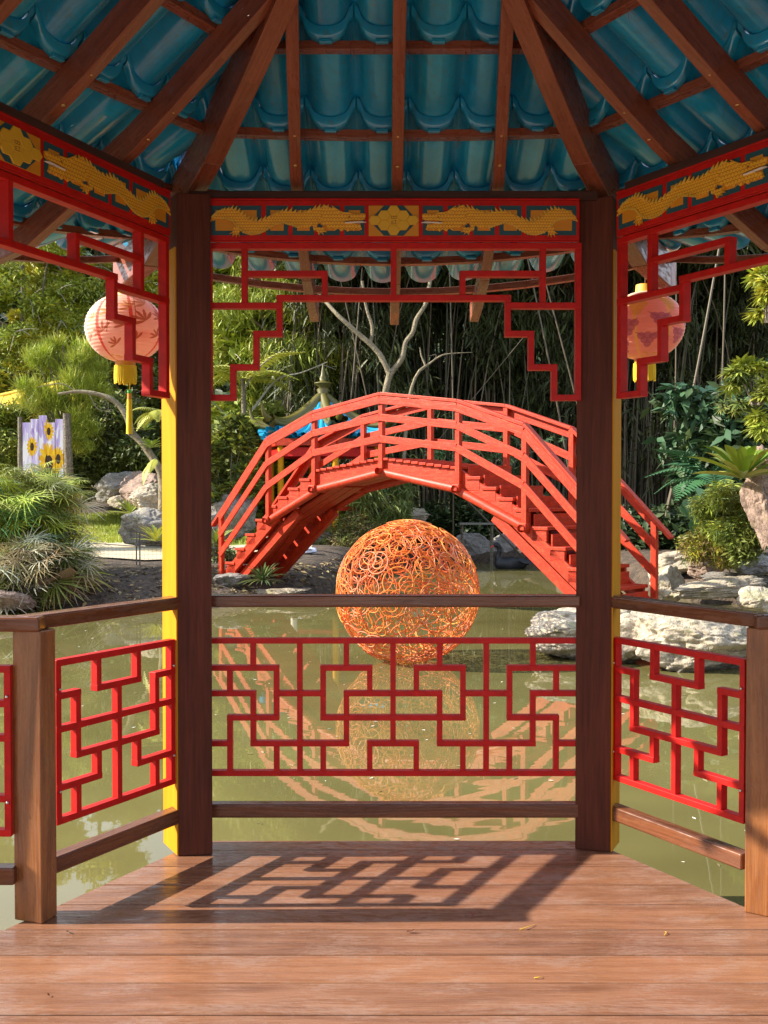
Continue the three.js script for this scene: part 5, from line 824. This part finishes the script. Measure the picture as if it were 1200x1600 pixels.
{ const p = at(459, 862, 20.5), t = thing('stump_post', 'short pale concrete post under the left half of the bridge', 'post', [p.x, groundY(p.x, p.z) - 0.05, p.z]); part('shaft', limb([V(0, 0, 0), V(0, 0.3, 0), V(0.01, 0.62, 0)], 0.07, 0.065, 10, 0.1), std({ color: rgb(0.42, 0.42, 0.36), roughness: 0.9 }), t); part('collar', new THREE.CylinderGeometry(0.1, 0.12, 0.08, 12).translate(0, 0.03, 0), M.plainStone, t); }
{ const p = at(474, 871, 20), g = rockGeo(88, 0.26, 0.11, 0.16, 10, 0.5), o = tagged('crumpled_sheet', g, std({ color: rgb(0.62, 0.66, 0.78), roughness: 0.7 }), 'small crumpled bluish white sheet lying on the bank under the bridge', 'sheet'); o.position.set(p.x, groundY(p.x, p.z) + 0.06, p.z); }
// ------------------------------------------------------------------ black swan
{
  const d = 23.5, p = at(797, 886, d), t = thing('black_swan', 'black swan with a red bill swimming left in the shaded water under the bridge', 'swan', [p.x, WATER, p.z]);
  const res = 56, mc = new MarchingCubes(res, M.black, false, false, 60000); mc.isolation = 0;
  const S = 0.62, bones = [[[0.30, 0.07, 0], 0.07, [0.02, 0.09, 0], 0.17], [[0.02, 0.09, 0], 0.17, [-0.22, 0.1, 0], 0.13], [[0.30, 0.1, 0], 0.06, [0.48, 0.17, 0], 0.025], [[-0.22, 0.12, 0], 0.1, [-0.28, 0.26, 0], 0.052], [[-0.28, 0.26, 0], 0.052, [-0.24, 0.4, 0], 0.036], [[-0.24, 0.4, 0], 0.036, [-0.25, 0.51, 0], 0.034], [[-0.25, 0.51, 0], 0.034, [-0.31, 0.55, 0], 0.042], [[-0.31, 0.55, 0], 0.042, [-0.345, 0.535, 0], 0.032], [[0.1, 0.17, 0.06], 0.07, [0.36, 0.17, 0.04], 0.03], [[0.1, 0.17, -0.06], 0.07, [0.36, 0.17, -0.04], 0.03]].map(([a, ra, b, rb]) => [V(...a), ra, V(...b), rb]);
  const q = V(0, 0, 0), ab = V(0, 0, 0);
  for (let k = 0; k < res; k++) for (let j = 0; j < res; j++) for (let i = 0; i < res; i++) {
    q.set((i / res * 2 - 1) * S, (j / res * 2 - 1) * S, (k / res * 2 - 1) * S); q.y += 0.25; let e = 0;
    for (const [a, ra, b, rb] of bones) { ab.copy(b).sub(a); const h = clamp(q.clone().sub(a).dot(ab) / ab.lengthSq(), 0, 1); const dd = q.distanceTo(a.clone().addScaledVector(ab, h)) - lerp(ra, rb, h); e += Math.exp(-dd * 45); }
    mc.field[k * res * res + j * res + i] = Math.log(e) / 45;
  }
  mc.update();
  const g = new THREE.BufferGeometry(); g.setAttribute('position', new THREE.BufferAttribute(mc.positionArray.slice(0, mc.count * 3), 3)); g.setAttribute('normal', new THREE.BufferAttribute(mc.normalArray.slice(0, mc.count * 3), 3));
  g.setAttribute('uv', new THREE.BufferAttribute(new Float32Array(mc.count * 2), 2)); g.scale(S, S, S); g.translate(0, 0.25, 0); g.computeVertexNormals();
  part('body', g, M.black, t);
  const red = std({ color: rgb(0.6, 0.04, 0.03), roughness: 0.4 }); part('bill', limb([V(-0.35, 0.535, 0), V(-0.41, 0.505, 0), V(-0.45, 0.48, 0)], 0.026, 0.01, 8), red, t);
  part('eye', new THREE.SphereGeometry(0.007, 8, 6).translate(-0.325, 0.56, 0.035), red, t);
  part('wing_feathers', merge([-1, 1].flatMap((s) => [0, 1, 2, 3].map((k) => { const f = leafGeo(0.3, 0.1, 0.2, 4); f.rotateY(Math.PI / 2); f.rotateX(s * (0.5 + 0.2 * k)); f.translate(0.08 + k * 0.05, 0.23 - k * 0.02, s * (0.06 + 0.025 * k)); return f; }))), M.black, t);
}
// fallen bits on the deck
[['thin yellow straw lying at the corner of the railing shadow', 826, 1455, 0.035, 0.6], ['yellow straw on the boards near the right corner', 1042, 1465, 0.016, 1.2], ['short yellow straw in the middle of the right foreground boards', 843, 1535, 0.014, 0.3]].forEach(([l, x, y, L, a]) => { const d = 1.5 * F / (y - HZ), p = at(x, y, d), o = tagged('straw', limb([V(-L, 0.003, 0), V(0, 0.006, 0.006), V(L, 0.003, 0)], 0.002, 0.001, 5), M.crest, l, 'straw'); o.position.set(p.x, 0, p.z); o.rotation.y = a; });
[['small curled brown leaf left of the straw on the deck', 636, 1463, 0.024, '#5a2a14'], ['tiny red flower scrap inside the railing shadow', 741, 1435, 0.022, '#c0203a'], ['brown leaf scrap on the left foreground boards', 73, 1566, 0.014, '#5a2a14'], ['dark leaf scrap near the left short post', 101, 1462, 0.02, '#3a1c10']].forEach(([l, x, y, L, c]) => { const d = 1.5 * F / (y - HZ), p = at(x, y, d), o = tagged('fallen_leaf', leafGeo(L, L * 0.5, -0.35, 3, 0.5), std({ color: c, roughness: 0.8 }), l, 'leaf'); o.position.set(p.x, 0.004, p.z); o.rotation.y = x; });
scene.fog = null;

// ------------------------------------------------------------------ render
const renderer = new THREE.WebGLRenderer({ antialias: true });
renderer.setSize(W, H);
renderer.toneMapping = THREE.LinearToneMapping;
renderer.toneMappingExposure = EXPOSURE;
renderer.shadowMap.enabled = true;
renderer.render(scene, camera);
